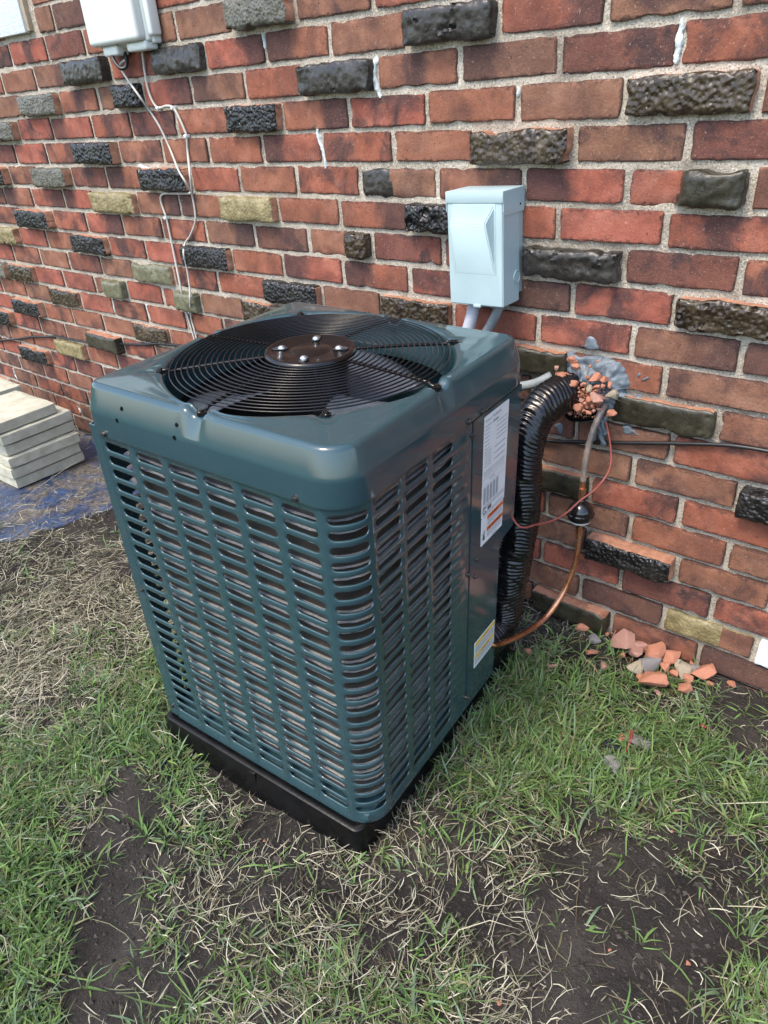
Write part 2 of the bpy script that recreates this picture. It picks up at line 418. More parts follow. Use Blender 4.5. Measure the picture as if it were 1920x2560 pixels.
def solid_from_grid(name, X, Y, Z, back, fmat=None, smat=(0, 0, 0, 0)):
    nx, nz = X.shape[0] - 1, X.shape[1] - 1
    V = np.stack([X, Y, Z], -1).reshape(-1, 3).tolist(); F = []; mi = []
    ix = lambda i, j: i * (nz + 1) + j
    for i in range(nx):
        for j in range(nz):
            F.append((ix(i, j), ix(i + 1, j), ix(i + 1, j + 1), ix(i, j + 1))); mi.append(0 if fmat is None else fmat[i, j])
    def side(seq, m):
        b0 = len(V)
        for (i, j) in seq: V.append([X[i, j], back, Z[i, j]])
        for k in range(len(seq) - 1):
            a, b = ix(*seq[k]), ix(*seq[k + 1]); F.append((b, a, b0 + k, b0 + k + 1)); mi.append(m)
    side([(i, 0) for i in range(nx + 1)], smat[0])                       # bottom
    side([(nx, j) for j in range(nz + 1)], smat[1])                      # right end
    side([(i, nz) for i in range(nx, -1, -1)], smat[2])                  # top
    side([(0, j) for j in range(nz, -1, -1)], smat[3])                   # left end
    return pmesh(name, V, F, smooth=False, midx=mi)

def red_variant(seed, w=0.2, h=0.0632):
    U, Vv, X, Z, eu, ev = edge_grid(w, h, 30, 9, seed)
    Z = Z + 0.0008 * np.sign(Vv) * ev ** 6 * vnoise(U * 75 + seed, Vv * 3, seed); X = X + 0.0007 * np.sign(U) * eu ** 20 * vnoise(Vv * 22 + seed, U * 3, seed)
    Y = 0.0006 * fbm(U * 14 + seed * 5, Vv * 5, seed) + 0.0009 * fbm(U * 4, Vv * 2, seed + 9.1)
    Y = Y + 0.0016 * np.maximum(eu ** 60, ev ** 24)
    me = solid_from_grid('brick', X, Y, Z, 0.03); autosmooth(me, 28); me.materials.append(BRICK); return me
RED = [red_variant(s) for s in range(20)]

def clinker(code, seed, w, h=0.0635):
    fam, det = code[0], code[1:]
    r = np.random.default_rng(seed + 500)
    U, Vv, X, Z, eu, ev = edge_grid(w, h, 44, 15, seed + 90, 1.9)
    s = seed * 2.31
    proud = {'B': 0.027, 'S': 0.027, 'G': 0.028, 'O': 0.023, 'T': 0.023, 'H': 0.022, 'h': 0.003}[fam] * r.uniform(0.8, 1.25)
    if code in ('So', 'Tp') and r.random() < 0.5: proud *= 0.6
    if code == 'Gn': proud = 0.014
    if code == 'hO': proud = 0.002
    if code == 'Bk': proud = 0.034
    xs, zs = U * w * 1000, Vv * h * 1000                  # mm
    d = 3.2 * fbm(xs / 45 + s, zs / 30, s) + 1.2 * fbm(xs / 14 + s, zs / 12, s + 3)
    def pits(n, r0, r1, d0, d1, zlo=-0.5):
        q = np.zeros_like(xs)
        for _ in range(n):
            px, pz, pr, pd = r.uniform(-0.48, 0.48) * w * 1000, r.uniform(zlo, 0.48) * h * 1000, r.uniform(r0, r1), r.uniform(d0, d1)
            g = ((xs - px) ** 2 + (zs - pz) ** 2) / pr ** 2
            q = q - pd * np.exp(-g) + 0.35 * pd * np.exp(-((np.sqrt(g) - 1.5) / 0.45) ** 2)
        return q
    if det in ('p',) or fam == 'T': d = d + pits(60, 2.2, 5.0, 1.5, 4.5) + 1.2 * fbm(xs / 6, zs / 6, s + 5)
    if det == 'l': d = d * 1.6 + pits(22, 5, 11, 3, 8) + 2.0 * fbm(xs / 9, zs / 9, s)
    if det == 'g': d = d + 1.6 * fbm(xs / 5, zs / 14, s) + pits(30, 2.5, 4.5, 2, 4)
    if det == 'h': d = d * 1.1 + pits(7, 3.6, 5.2, 7, 10) + 2.0 * np.sin(zs / 60 * 5 + 2 * fbm(xs / 40, zs / 30, s)) - 2.4 * np.exp(-((xs + 25 + 5 * np.sin(zs / 18)) / 3.5) ** 2) - 2.4 * np.exp(-((xs - 10 + 4 * np.sin(zs / 15)) / 3.5) ** 2)
    if det == 'd': d = d * 1.4 + 3.0 * fbm(xs / 9, zs / 40, s) - 3.5 * sstep(-2, 8, zs + 9 * fbm(xs / 12, 0 * zs, s))
    if det == 'f': d = d + 5.5 * sstep(3, -2, zs - 8 - 5 * fbm(xs / 16, 0 * zs, s)) * -0.6 + pits(50, 1.8, 3.6, 2.0, 4.0, 0.2)
    if det in ('s', 'o', 'n'): d = d * 0.7 + pits(5, 2.5, 4.5, 2, 5)
    if det == 'k': d = d * 0.6 + pits(12, 3, 6, 1, 3)
    Y = -proud - d * 0.001
    redge = np.maximum(eu ** 12, ev ** 5)
    Y = Y + redge * 0.006
    Z = Z + 0.0030 * fbm(xs / 22 + s, zs / 90, s + 1) - 0.004 * sstep(0.1, -0.5, Vv) * (0.5 + fbm(xs / 30 + s, 0 * zs, s + 6)) ; X = X + 0.0015 * fbm(zs / 16 + s, xs / 90, s + 2)
    fm = None; cm = CLK[{'B': 'B', 'S': 'S', 'G': 'G', 'O': 'O', 'T': 'T', 'H': 'S', 'h': 'S'}[fam]]
    if det == 'o': cm = CLK['o']
    if det == 'n': cm = CLK['n']
    if fam in 'Hh':
        cm = {'b': CLK['B'], 'g': CLK['o'], 'p': CLK['T'], 'n': CLK['n'], 'O': CLK['O']}[det]
        split = {'b': -0.10, 'g': -0.08, 'p': 0.08, 'n': -0.12, 'O': 0.18}[det]
        if code == 'hg': split = -0.05; cm = CLK['S']
        edge = U - split + 0.05 * fbm(zs / 22, xs / 60, s)
        if fam == 'h': edge = -edge
        k = sstep(-0.02, 0.10, edge)
        bul = 1.0 + 0.4 * np.sin(np.clip(edge, 0, 0.6) * 5) if fam == 'H' else 1.0
        Y = 0.001 + (Y - 0.001) * k * bul + (1 - k) * (0.0008 * fbm(xs / 12, zs / 12, s) + 0.003 * redge)
        kc = 0.25 * (k[:-1, :-1] + k[1:, :-1] + k[:-1, 1:] + k[1:, 1:])
        fm = np.where(kc > 0.35, 0, 2)
    left = 0 if fam != 'H' else 2
    top = 1 if code in ('Bk', 'Tp', 'Th', 'Bp', 'So') else 0
    rt = 1 if fam in 'BGOT' else 0
    me = solid_from_grid('brick', X, Y, Z, 0.03, fm, (0, rt, top, left))
    autosmooth(me, 50)
    for q in (cm, RAW_CLAY, BRICK): me.materials.append(q)
    return me

COLS = {'r': (0, 0, 0.22, 0), 'm': (0, 0, 0.85, 0), 'd': (0.75, 0.75, 1, 0.75), 'L': (1, 0, 0.35, 0), 'R': (0, 1, 0.35, 0), 'M': (0, 0, 0.35, 1), 'w': (0, 0, 0, 0)}
AC_SIL = [(500, 840), (740, 775), (1140, 815), (1290, 905), (1275, 1300), (1225, 1650), (960, 2000), (430, 1780), (250, 1090)]
def inside(p, poly):
    x, y = p; c = False; n = len(poly)
    for i in range(n):
        (x0, y0), (x1, y1) = poly[i], poly[(i + 1) % n]
        if (y0 > y) != (y1 > y) and x < (x1 - x0) * (y - y0) / (y1 - y0) + x0: c = not c
    return c

stuffV, stuffF = [], []
def stuff_brick(xa, xb, zc, seed):
    w, h = xb - xa - 0.010, 0.0615; b = 0.003; r = np.random.default_rng(seed)
    j = lambda: r.uniform(-0.0015, 0.0015)
    x0, x1 = xa + 0.006 + j(), xb - 0.006 + j(); z0, z1 = zc - h / 2 + j(), zc + h / 2 + j()
    n = len(stuffV); y = j() * 0.5
    stuffV.extend([(x0 + b, y, z0 + b), (x1 - b, y, z0 + b), (x1 - b, y, z1 - b), (x0 + b, y, z1 - b),
                   (x0, y + b, z0), (x1, y + b, z0), (x1, y + b, z1), (x0, y + b, z1),
                   (x0, 0.03, z0), (x1, 0.03, z0), (x1, 0.03, z1), (x0, 0.03, z1)])
    stuffF.append((n, n + 1, n + 2, n + 3))
    for a, c in ((0, 4), (4, 8)):
        for i in range(4): stuffF.append((n + a + (i + 1) % 4, n + a + i, n + c + i, n + c + (i + 1) % 4))

TRIM = (-1.80, -1.155, 1.432, 1.95)            # window trim: x0, x1, z0, z1
def in_trim(xa, xb, z): return xb > TRIM[0] + 0.03 and xa < TRIM[1] - 0.03 and z > TRIM[2] - 0.01 and z < TRIM[3]
bid = 0
for k in range(-19, NCOURSE + 2):
    zc = (NCOURSE - k) * CH + CH / 2
    if k in COURSES:
        us, cs = COURSES[k]; cs = cs.split()
        us = [us[0] - 0.212] + us + [us[-1] + 0.212]
        for i, code in enumerate(cs):
            bid += 1
            xa, xb = us[i], us[i + 1]; xc = (xa + xb) / 2; w = xb - xa - 0.0090
            if code == 'X' or in_trim(xa, xb, zc): continue
            pc = project((xc, 0, zc))
            if k >= 9 and inside((pc[0], pc[1]), AC_SIL) and inside((project((xa, 0, zc))[0], project((xa, 0, zc))[1]), AC_SIL) and inside((project((xb, 0, zc))[0], project((xb, 0, zc))[1]), AC_SIL):
                stuff_brick(xa, xb, zc, bid); continue
            if pc[0] < -75 or pc[0] > 2050 or pc[1] < -70:
                stuff_brick(xa, xb, zc, bid); continue
            r = random.Random(bid * 17 + 3)
            if code[0] in 'BSGOTHh':
                me = clinker(code, bid, w + 0.004); o = link('brick', me, wall); o.location = (xc, 0, zc + r.uniform(-0.0015, 0.0015))
                o.color = (0, 0, 0.3, 0)
            elif code == 'W':
                me = red_variant(900 + bid); me.materials.clear(); me.materials.append(CLK['W'])
                o = link('brick', me, wall); o.location = (xc, -0.006, zc); o.scale = (w / 0.2, 1, 1.06); o['label'] = 'white painted brick'
            else:
                o = link('brick', RED[r.randrange(len(RED))], wall)
                o.location = (xc, r.uniform(-0.0020, 0.0008), zc + r.uniform(-0.0016, 0.0016))
                o.scale = (w / 0.2, 1, r.uniform(0.97, 1.04))
                o.rotation_euler = (r.uniform(-0.008, 0.008), r.uniform(-0.006, 0.006), r.uniform(-0.008, 0.008))
                c = COLS[code]; o.color = tuple(max(0, min(1, x + (r.uniform(-0.15, 0.15) if x else 0))) for x in c[:3]) + (c[3],)
        x = us[0]; j = 0
        while x > -4.2: stuff_brick(x - 0.212, x, zc, 5000 + k * 40 + j); x -= 0.212; j += 1
        x = us[-1]
        while x < 3.2: stuff_brick(x, x + 0.212, zc, 7000 + k * 40 + j); x += 0.212; j += 1
    else:
        x = -4.2 + (0.106 if k % 2 else 0)
        while x < 3.2:
            if not in_trim(x, x + 0.212, zc): stuff_brick(x, x + 0.212, zc, 9000 + k * 60 + int(x * 5))
            x += 0.212
sb = link('brick_courses', pmesh('brick_courses', stuffV, stuffF), wall, BRICK); sb.color = (0, 0, 0.6, 0); sb['kind'] = 'stuff'

# mortar: rough sheet a few millimetres behind the brick faces, on a solid backing
gx = np.arange(-2.55, 1.50, 0.0095); gz = np.arange(-0.12, 1.64, 0.0095)
GX, GZ = np.meshgrid(gx, gz, indexing='ij')
GY = 0.0042 + 0.0060 * sstep(0.95, 0.35, GZ) * sstep(-0.6, 0.5, GX) + 0.0014 * fbm(GX * 26, GZ * 26, 2.0) + 0.0022 * fbm(GX * 7, GZ * 7, 5.0)
GY = np.maximum(GY, 0.0030)   # never in front of a brick face
nx_, nz_ = GX.shape
V = np.stack([GX, GY, GZ], -1).reshape(-1, 3).tolist()
ii = np.arange(nx_ * nz_).reshape(nx_, nz_)
F = np.stack([ii[:-1, :-1], ii[1:, :-1], ii[1:, 1:], ii[:-1, 1:]], -1).reshape(-1, 4).tolist()
def quad(*pts):
    n = len(V); V.extend(pts); F.append(tuple(range(n, n + len(pts))))
x0, x1, z0, z1 = gx[0], gx[-1], gz[0], gz[-1]; XL, XR, ZB, ZT = -4.3, 3.3, -0.2, 2.75
y = 0.0034
quad((XL, y, ZB), (x0, y, ZB), (x0, y, ZT), (XL, y, ZT)); quad((x1, y, ZB), (XR, y, ZB), (XR, y, ZT), (x1, y, ZT))
quad((x0, y, ZB), (x1, y, ZB), (x1, y, z0), (x0, y, z0)); quad((x0, y, z1), (x1, y, z1), (x1, y, ZT), (x0, y, ZT))
quad((XL, y, ZT), (XR, y, ZT), (XR, 0.22, ZT), (XL, 0.22, ZT)); quad((XL, 0.22, ZB), (XL, 0.22, ZT), (XR, 0.22, ZT), (XR, 0.22, ZB))
quad((XL, y, ZB), (XL, y, ZT), (XL, 0.22, ZT), (XL, 0.22, ZB)); quad((XR, y, ZB), (XR, 0.22, ZB), (XR, 0.22, ZT), (XR, y, ZT))
link('mortar', pmesh('mortar', V, F, smooth=True), wall, MORTAR)

# old white caulk and paint smears in head joints
CAULK = m_mottled('old_white_caulk', (0.45, 0.50, 0.49), (0.74, 0.78, 0.76), 60, 0.55, 160, 0.7, 0.003, rnd=True)
def caulk(pts, wpx, th=0.004, seed=0):
    """ribbon of caulk along photo points on the wall"""
    P = resample(catmull([wall_pt(*p) for p in pts], 6), 0.004); n = len(P); V = []; F = []; m = 5
    for i, p in enumerate(P):
        t = (P[min(i + 1, n - 1)] - P[max(i - 1, 0)]).normalized(); s = Vector((t.z, 0, -t.x))
        for j in range(m):
            a = j / (m - 1) * 2 - 1
            w = wpx * (0.8 + 1.1 * float(fbm(i * 0.45 + seed, a * 0.9, seed))) * (1 if 0 < i < n - 1 else 0.3)
            V.append(p + s * a * w + Vector((0, -0.35 * th * (1 - a * a) * (0.7 + 0.9 * float(vnoise(i * 0.8, j * 2, seed))) - 0.0004 + 0.0045 * (abs(a) > 0.9), 0)))
    for i in range(n - 1):
        for j in range(m - 1): F.append((i * m + j, i * m + j + 1, (i + 1) * m + j + 1, (i + 1) * m + j))
    link('caulk_patch', fix_normals(pmesh('caulk_patch', V, F, smooth=True)), wall, CAULK)
caulk([(938, 138), (936, 190), (944, 228), (952, 245)], 0.0062, 0.009, 1)
caulk([(793, 318), (797, 350), (808, 380), (814, 421)], 0.0055, 0.006, 2)
caulk([(1704, 46), (1703, 75), (1697, 115), (1692, 140), (1688, 160)], 0.0085, 0.005, 3)
caulk([(1294, 216), (1295, 228), (1292, 242)], 0.0040, 0.006, 4)
caulk([(346, 415), (360, 420), (372, 424)], 0.006, 0.004, 5)
caulk([(280, 748), (284, 765), (287, 782)], 0.004, 0.004, 6)
caulk([(364, 760), (370, 780), (377, 800)], 0.0045, 0.004, 7)
caulk([(32, 920), (36, 935), (43, 948)], 0.005, 0.004, 8)
caulk([(193, 1013), (197, 1021), (201, 1032)], 0.005, 0.004, 9)
caulk([(655, 82), (658, 98), (662, 122)], 0.0042, 0.003, 10)

# ================================================================== AIR CONDITIONER
AO = Vector((0.192261, -0.854121, 0.075))
AX = Vector((0.99684463, 0.0735907, -0.02975233)); AU = Vector((0.0302264, -0.00533639, 0.99952883)); AY = AU.cross(AX)
AM = Matrix.Translation(AO) @ Matrix((AX, AY, AU)).transposed().to_4x4()
W, D, RC = 0.5355, 0.5397, 0.0556               # width, depth, big corner radius
ac = empty('air_conditioner', 'dark teal central air conditioner with slotted sides and black wire fan guard', 'air conditioner', AM)
def apt(l): return AM @ Vector(l)

def path_xy(s):
    """perimeter of the slotted jacket: front from the left corner, round the corner, then the right side"""
    a = W - RC; arc = math.pi * RC / 2
    if s <= a: return Vector((s, 0, 0)), Vector((0, -1, 0))
    if s <= a + arc:
        t = (s - a) / RC
        n = Vector((math.sin(t), -math.cos(t), 0)); return Vector((a, RC, 0)) + n * RC, n
    return Vector((W, RC + s - a - arc, 0)), Vector((1, 0, 0))
def path_left(s):                                # left side, s runs from the front corner backwards
    return Vector((0, s, 0)), Vector((-1, 0, 0))
ZROWS = [0.6568 - 0.025742 * k for k in range(25)]
def slot_panel(name, pathf, cols, s_lo, s_hi, z_lo, z_hi, hw=0.0308, hh=0.0076):
    V, F = [], []
    def P(s, z, dep):
        p, n = pathf(s); return p - n * dep + Vector((0, 0, z))
    zb = [z_hi] + [(ZROWS[i] + ZROWS[i + 1]) / 2 for i in range(24)] + [z_lo]
    cb = [s_lo] + [(cols[i] + cols[i + 1]) / 2 for i in range(len(cols) - 1)] + [s_hi]
    for ci, c in enumerate(cols):
        for ri, zc in enumerate(ZROWS):
            sa, sb, za, zt = cb[ci], cb[ci + 1], zb[ri + 1], zb[ri]
            base = len(V)
            for ex, dep in ((None, 0.0), (0.0011, 0.0), (0.0007, 0.0003), (0.0002, 0.0010), (0.0, 0.0022)):
                pts = []
                r = hh + (ex or 0); h2 = hw + (ex or 0) - r
                ang = [-90, -55, -18, 18, 55, 90]
                for a in ang: pts.append((c + h2 + r * math.cos(math.radians(a)), zc + r * math.sin(math.radians(a))))
                for q in (0.75, 0.5, 0.25, 0.0, -0.25, -0.5, -0.75): pts.append((c + h2 * q, zc + r))
                for a in ang: pts.append((c - h2 + r * math.cos(math.radians(180 + a)), zc + r * math.sin(math.radians(180 + a))))
                for q in (-0.75, -0.5, -0.25, 0.0, 0.25, 0.5, 0.75): pts.append((c + h2 * q, zc - r))
                if ex is None:
                    q = []
                    n1 = 6; zs = [za, za, za + (zt - za) * 0.36, za + (zt - za) * 0.64, zt, zt]
                    for i in range(6): q.append((sb if 0 < i < 5 else pts[i][0], zs[i]))
                    for i in range(7): q.append((pts[6 + i][0], zt))
                    for i in range(6): q.append((sa if 0 < i < 5 else pts[13 + i][0], zs[5 - i]))
                    for i in range(7): q.append((pts[19 + i][0], za))
                    pts = q
                V.extend(P(s, z, dep) for s, z in pts)
            n = 26
            for k in range(4):
                for j in range(n):
                    a, b = base + k * n + j, base + k * n + (j + 1) % n
                    F.append((a, b, b + n, a + n))
    me = fix_normals(pmesh(name, V, F)); autosmooth(me, 50); return me
S_END = W - 0.43 * RC + 0.345
cols = [0.0639 + 0.07758 * k for k in range(6)] + [0.5295] + [0.6071 + 0.07758 * k for k in range(3)]
link('louver_panel', slot_panel('louver_panel', path_xy, cols, 0.026, S_END, 0.0015, 0.6905), ac, PAINT)
link('louver_panel', slot_panel('louver_panel', path_left, [0.075 + 0.0776 * k for k in range(6)], 0.02, D - 0.012, 0.0015, 0.6905), ac, PAINT)
# corner post front left: seam line and folded edge
mb = MB(); mb.box((0.0, 0.0006, 0.004), (0.0245, 0.0036, 0.690), 0.0008, 1); mb.box((-0.0006, 0.003, 0.004), (0.003, 0.021, 0.690), 0.0008, 1); mb.build('corner_post', PAINT, ac)
mb = MB(); mb.box((0.0, 0.002, 0.0), (0.030, 0.0205, 0.012), 0.001, 1); mb.build('corner_foot', PAINT, ac)
# back side and chamfered valve corner, control box above it
def vprism(pts, z0, z1): return [Vector((x, y, z0)) for x, y in pts], Vector((0, 0, z1 - z0))
mb = MB()
mb.box((0.010, D - 0.004, 0.004), (W - 0.10, D - 0.001, 0.690), 0.0005, 1)
mb.prism(*vprism([(W - 0.10, D - 0.001), (W - 0.002, 0.468), (W - 0.004, 0.464), (W - 0.103, D - 0.004)], 0.004, 0.366))
mb.build('rear_panel', PAINT, ac)
mb = MB()   # service panel: stepped sheet on the right side with a turned edge
x0, x1 = W - 0.0012, W + 0.0016
mb.prism([(x0, y, z) for y, z in ((0.3475, 0.028), (0.3475, 0.672), (0.532, 0.672), (0.532, 0.367), (0.472, 0.360), (0.472, 0.028))], (x1 - x0, 0, 0))
mb.box((W - 0.022, 0.466, 0.028), (W - 0.0014, 0.470, 0.359), 0.0006, 1)
sp = mb.build('service_panel', PAINT, ac)
mb = MB()
mb.prism(*vprism([(W - 0.0016, 0.35), (W - 0.0016, 0.5305), (W - 0.008, 0.5385), (W - 0.12, D - 0.0005), (W - 0.12, 0.46)], 0.3645, 0.690))
mb.build('control_box', PAINT, ac)
mb = MB(); mb.box((W - 0.0235, 0.3415, 0.004), (W - 0.004, 0.3478, 0.69), 0.0004, 1); mb.build('panel_gap_backing', BLACK_WIRE, ac)
mb = MB(); mb.prism([(W - 0.003, 0.345, 0.0015), (W - 0.003, 0.472, 0.0015), (W - 0.003, 0.472, 0.0275), (W - 0.003, 0.345, 0.0275)], (0.0032, 0, 0)); mb.build('base_rail', PAINT, ac)
# base pan
mb = MB(); mb.box((0.006, 0.006, 0.0), (W - 0.012, D - 0.012, 0.03), 0.012, 2); mb.build('base_pan', PAINT, ac)

# ---- condenser coil behind the slots
COIL = mat('coil_fins', 0.45, 0.5, 0.5); t = NT(COIL)
w_ = t.n('ShaderNodeTexWave', wave_type='BANDS', bands_direction='X'); w_.inputs['Scale'].default_value = 260; w_.inputs['Distortion'].default_value = 1.2; w_.inputs['Detail'].default_value = 2
uvn = t.n('ShaderNodeUVMap'); t.l(uvn.outputs[0], w_.inputs['Vector'])
t.col(t.mix(t.mr(t.noise(14, 4), 0.35, 0.7), t.mix(w_.outputs['Fac'], (0.035, 0.030, 0.026), (0.13, 0.118, 0.104)), t.mix(w_.outputs['Fac'], (0.045, 0.039, 0.034), (0.18, 0.165, 0.148))))
t.norm(t.bump(w_.outputs['Fac'], 0.7, 0.003))
FIN = m_mottled('coil_fin_edges', (0.45, 0.45, 0.44), (0.78, 0.77, 0.75), 240, 0.40, 500, 0.4, 0.001, metal=0.6)
def coil_path():
    ins = 0.017; rl = 0.090; rr = 0.060; P = []
    for k in range(20): P.append((ins, D - 0.05 - (D - 0.05 - ins - rl) * k / 20))
    for k in range(14): a = math.pi * k / 28; P.append((ins + rl - rl * math.cos(a), ins + rl - rl * math.sin(a)))
    for k in range(24): P.append((ins + rl + (W - 2 * ins - rl - rr) * k / 24, ins))
    for k in range(14): a = math.pi * k / 28; P.append((W - ins - rr + rr * math.sin(a), ins + rr - rr * math.cos(a)))
    for k in range(17): P.append((W - ins, ins + rr + (0.325 - ins - rr) * k / 16))
    return P
CP = coil_path(); n = len(CP)
cd = [0.0]
for a, b in zip(CP[:-1], CP[1:]): cd.append(cd[-1] + math.hypot(b[0] - a[0], b[1] - a[1]))
CN = []
for i in range(n):
    a, b = CP[max(i - 1, 0)], CP[min(i + 1, n - 1)]; l = math.hypot(b[0] - a[0], b[1] - a[1]); CN.append(((b[1] - a[1]) / l, -(b[0] - a[0]) / l))
V = []; F = []; UV = []
for i, (x, y) in enumerate(CP):
    for z in (0.048, 0.68): V.append((x, y, z)); UV.append((cd[i], z))
for i in range(n - 1): F.append((2 * i, 2 * i + 2, 2 * i + 3, 2 * i + 1))
o0 = len(V)
for i, (x, y) in enumerate(CP):
    for z in (0.048, 0.68): V.append((x - CN[i][0] * 0.022, y - CN[i][1] * 0.022, z)); UV.append((cd[i], z))
for i in range(n - 1): F.append((o0 + 2 * i, o0 + 2 * i + 1, o0 + 2 * i + 3, o0 + 2 * i + 2))
F.append((0, 1, o0 + 1, o0)); F.append((2 * n - 2, o0 + 2 * n - 2, o0 + 2 * n - 1, 2 * n - 1))
me = pmesh('coil', V, F); uvl = me.uv_layers.new(name='UVMap')
uvl.data.foreach_set('uv', [c for l in me.loops for c in UV[l.vertex_index]])
coil = link('coil', me, ac, COIL)
V = []; F = []
zs = np.arange(0.052, 0.677, 0.0204)
for kz, z in enumerate(zs):
    b = len(V); th = 0.0009
    for i, (x, y) in enumerate(CP):
        dz = 0.0006 * math.sin(i * 0.7 + kz); e = 0.0042 + 0.0006 * math.sin(i * 1.9 + kz * 2)
        for dd, hh in ((0.0, -th), (e, -th * 0.4), (e, th * 0.4), (0.0, th)): V.append((x + CN[i][0] * dd, y + CN[i][1] * dd, z + hh + dz))
    for i in range(n - 1):
        for j in range(3): F.append((b + 4 * i + j, b + 4 * i + 4 + j, b + 4 * i + 5 + j, b + 4 * i + 1 + j))
fo = link('fin_row', pmesh('fin_row', V, F), coil, FIN); fo['kind'] = 'stuff'

# ---- top cap: one pressed sheet, lip -> crease -> sloped shoulder -> top -> rolled fan opening
CXY = (W / 2, D / 2); ROP = 0.2395
NA = 288
def rr_radius(th, off, rc):
    """distance from the centre to a rounded rectangle grown by off, in direction th"""
    a, b = W / 2 + off, D / 2 + off
    rcs = rc[0] if math.cos(th) > 0 and math.sin(th) < 0 else rc[1]
    rcs = max(0.012, rcs + off)
    c, s = abs(math.cos(th)), abs(math.sin(th))
    r = min(a / max(c, 1e-9), b / max(s, 1e-9))
    x, y = r * c, r * s
    if x > a - rcs and y > b - rcs:
        cx, cy = a - rcs, b - rcs; B = c * cx + s * cy; C = cx * cx + cy * cy - rcs * rcs
        r = B + math.sqrt(max(0, B * B - C))
    return r
prof = [(-0.0012, 0.6755), (0.0026, 0.6752), (0.0034, 0.6768), (0.0036, 0.680), (0.0036, 0.7155), (0.0034, 0.7185), (0.0027, 0.7215), (0.0019, 0.7245),
        (-0.0078, 0.7550), (-0.0085, 0.7570), (-0.0097, 0.7588), (-0.0114, 0.7604), (-0.0136, 0.7616), (-0.0162, 0.7623), (-0.0190, 0.7626), (-0.0240, 0.7627)]
rings = []
for off, z in prof:
    R_ = []
    for k in range(NA):
        th = 2 * math.pi * k / NA
        R_.append([rr_radius(th, off, (RC, 0.034)), th, z])
    rings.append(R_)
inner = ROP + 0.010
last = rings[-1]
for tt in (0.25, 0.5, 0.75, 1.0):
    R_ = []
    for k in range(NA):
        r0 = last[k][0]; r1 = min(inner, r0 - 0.0006); r = r0 + (r1 - r0) * tt
        R_.append([r, last[k][1], 0.7629 + 0.0042 * float(sstep(0, 1, tt)) * min(1, (r0 - r1) / 0.05 + 0.25)])
    rings.append(R_)
lip = rings[-1]
for q, dz in ((0.35, -0.0012), (0.7, -0.0042), (0.92, -0.0095), (1.0, -0.017), (1.03, -0.035), (1.05, -0.075)):
    rings.append([[lip[k][0] + (ROP - lip[k][0]) * q if q <= 1 else ROP - 0.002 * (q - 1) * 20, lip[k][1], lip[k][2] + dz] for k in range(NA)])
FEET = [2 * math.pi * (k * 45 - 1.0) / 360 for k in range(8)]
V = []; F = []
for R_ in rings:
    for (r, th, z) in R_:
        x, y = CXY[0] + r * math.cos(th), CXY[1] + r * math.sin(th); dz = 0.0; dr = 0.0
        for kf, fa in enumerate(FEET):
            da = (th - fa + math.pi) % (2 * math.pi) - math.pi
            tx = da * r; side = kf % 2 == 0
            if abs(tx) < 0.06 and z > 0.715:
                g = math.exp(-(tx / (0.0150 if side else 0.013)) ** 4)
                if side:
                    wgt = float(sstep(0.735, 0.757, z)) * float(sstep(0.2, 0.247, r))
                    dz -= 0.0095 * g * wgt
                    dz += 0.0022 * math.exp(-((abs(tx) - 0.026) / 0.007) ** 2) * wgt
                    dr -= 0.003 * g * float(sstep(0.735, 0.756, z)) * float(sstep(0.25, 0.262, r))
                else:
                    wgt = math.exp(-((r - 0.250) / 0.015) ** 4)
                    dz -= 0.0052 * g * wgt
        V.append((x + dr * math.cos(th), y + dr * math.sin(th), z + dz))
m = len(rings)
for i in range(m - 1):
    for k in range(NA):
        a, b = i * NA + k, i * NA + (k + 1) % NA; F.append((a, b, b + NA, a + NA))
me = fix_normals(pmesh('top_cap', V, F, smooth=True))
cap = link('top_cap', me, ac, PAINT)
# black discs painted as the shade inside punched holes; screws
HOLE = mat('hole_shade_rivet_black', 0.9, 0.1, col=(0.003, 0.003, 0.003))
SCREW = m_mottled('dark_zinc_screw', (0.05, 0.05, 0.05), (0.16, 0.16, 0.15), 300, 0.35, 500, 0.3, 0.0006, metal=0.8)
def slope_y(z):   # outline offset of the cap at height z
    return -np.interp(z, [p[1] for p in prof][1:], [p[0] for p in prof][1:])
for x, z in ((0.102, 0.737), (0.090, 0.7165), (0.228, 0.738), (0.2235, 0.718)):
    y = float(slope_y(z)); nrm = Vector((0, -1, 0.48 if z > 0.72 else 0.05)).normalized()
    p = Vector((x, y, z)); MB().cyl(p + nrm * 0.0005, p - nrm * 0.004, 0.0036, n=14).build('hole', HOLE, cap)
def screw(p, nrm, parent, r=0.0047):
    p, nrm = Vector(p), Vector(nrm).normalized()
    mb = MB(); mb.cyl(p - nrm * 0.001, p + nrm * 0.0012, r * 1.25, n=14); mb.cyl(p + nrm * 0.001, p + nrm * 0.0046, r * 0.92, r * 0.86, n=6)
    q = nrm.orthogonal().normalized()
    mb.build('screw', SCREW, parent)
screw((0.046, -0.0036, 0.683), (0, -1, 0), cap); screw((0.453, -0.0036, 0.682), (0, -1, 0), cap)
screw((W + 0.0036, 0.370, 0.681), (1, 0, 0), cap); screw((W + 0.0036, 0.325, 0.681), (1, 0, 0), cap)
for y, z in ((0.344, 0.648), (0.371, 0.379), (0.369, 0.340), (0.342, 0.362), (0.343, 0.040), (0.356, 0.026)): screw((W + 0.0006, y, z), (1, 0, 0), sp, 0.0038)
screw((0.023, 0.0, 0.349), (0, -1, 0), ac, 0.0034); screw((0.012, 0.0, 0.03), (0, -1, 0), ac, 0.0034)

# ---- fan guard

def gz(r): return 0.7745 - 0.0090 * (r / 0.24) ** 2
RW_ = 0.00125
hubR = 0.089
mb_v, mb_f = [], []
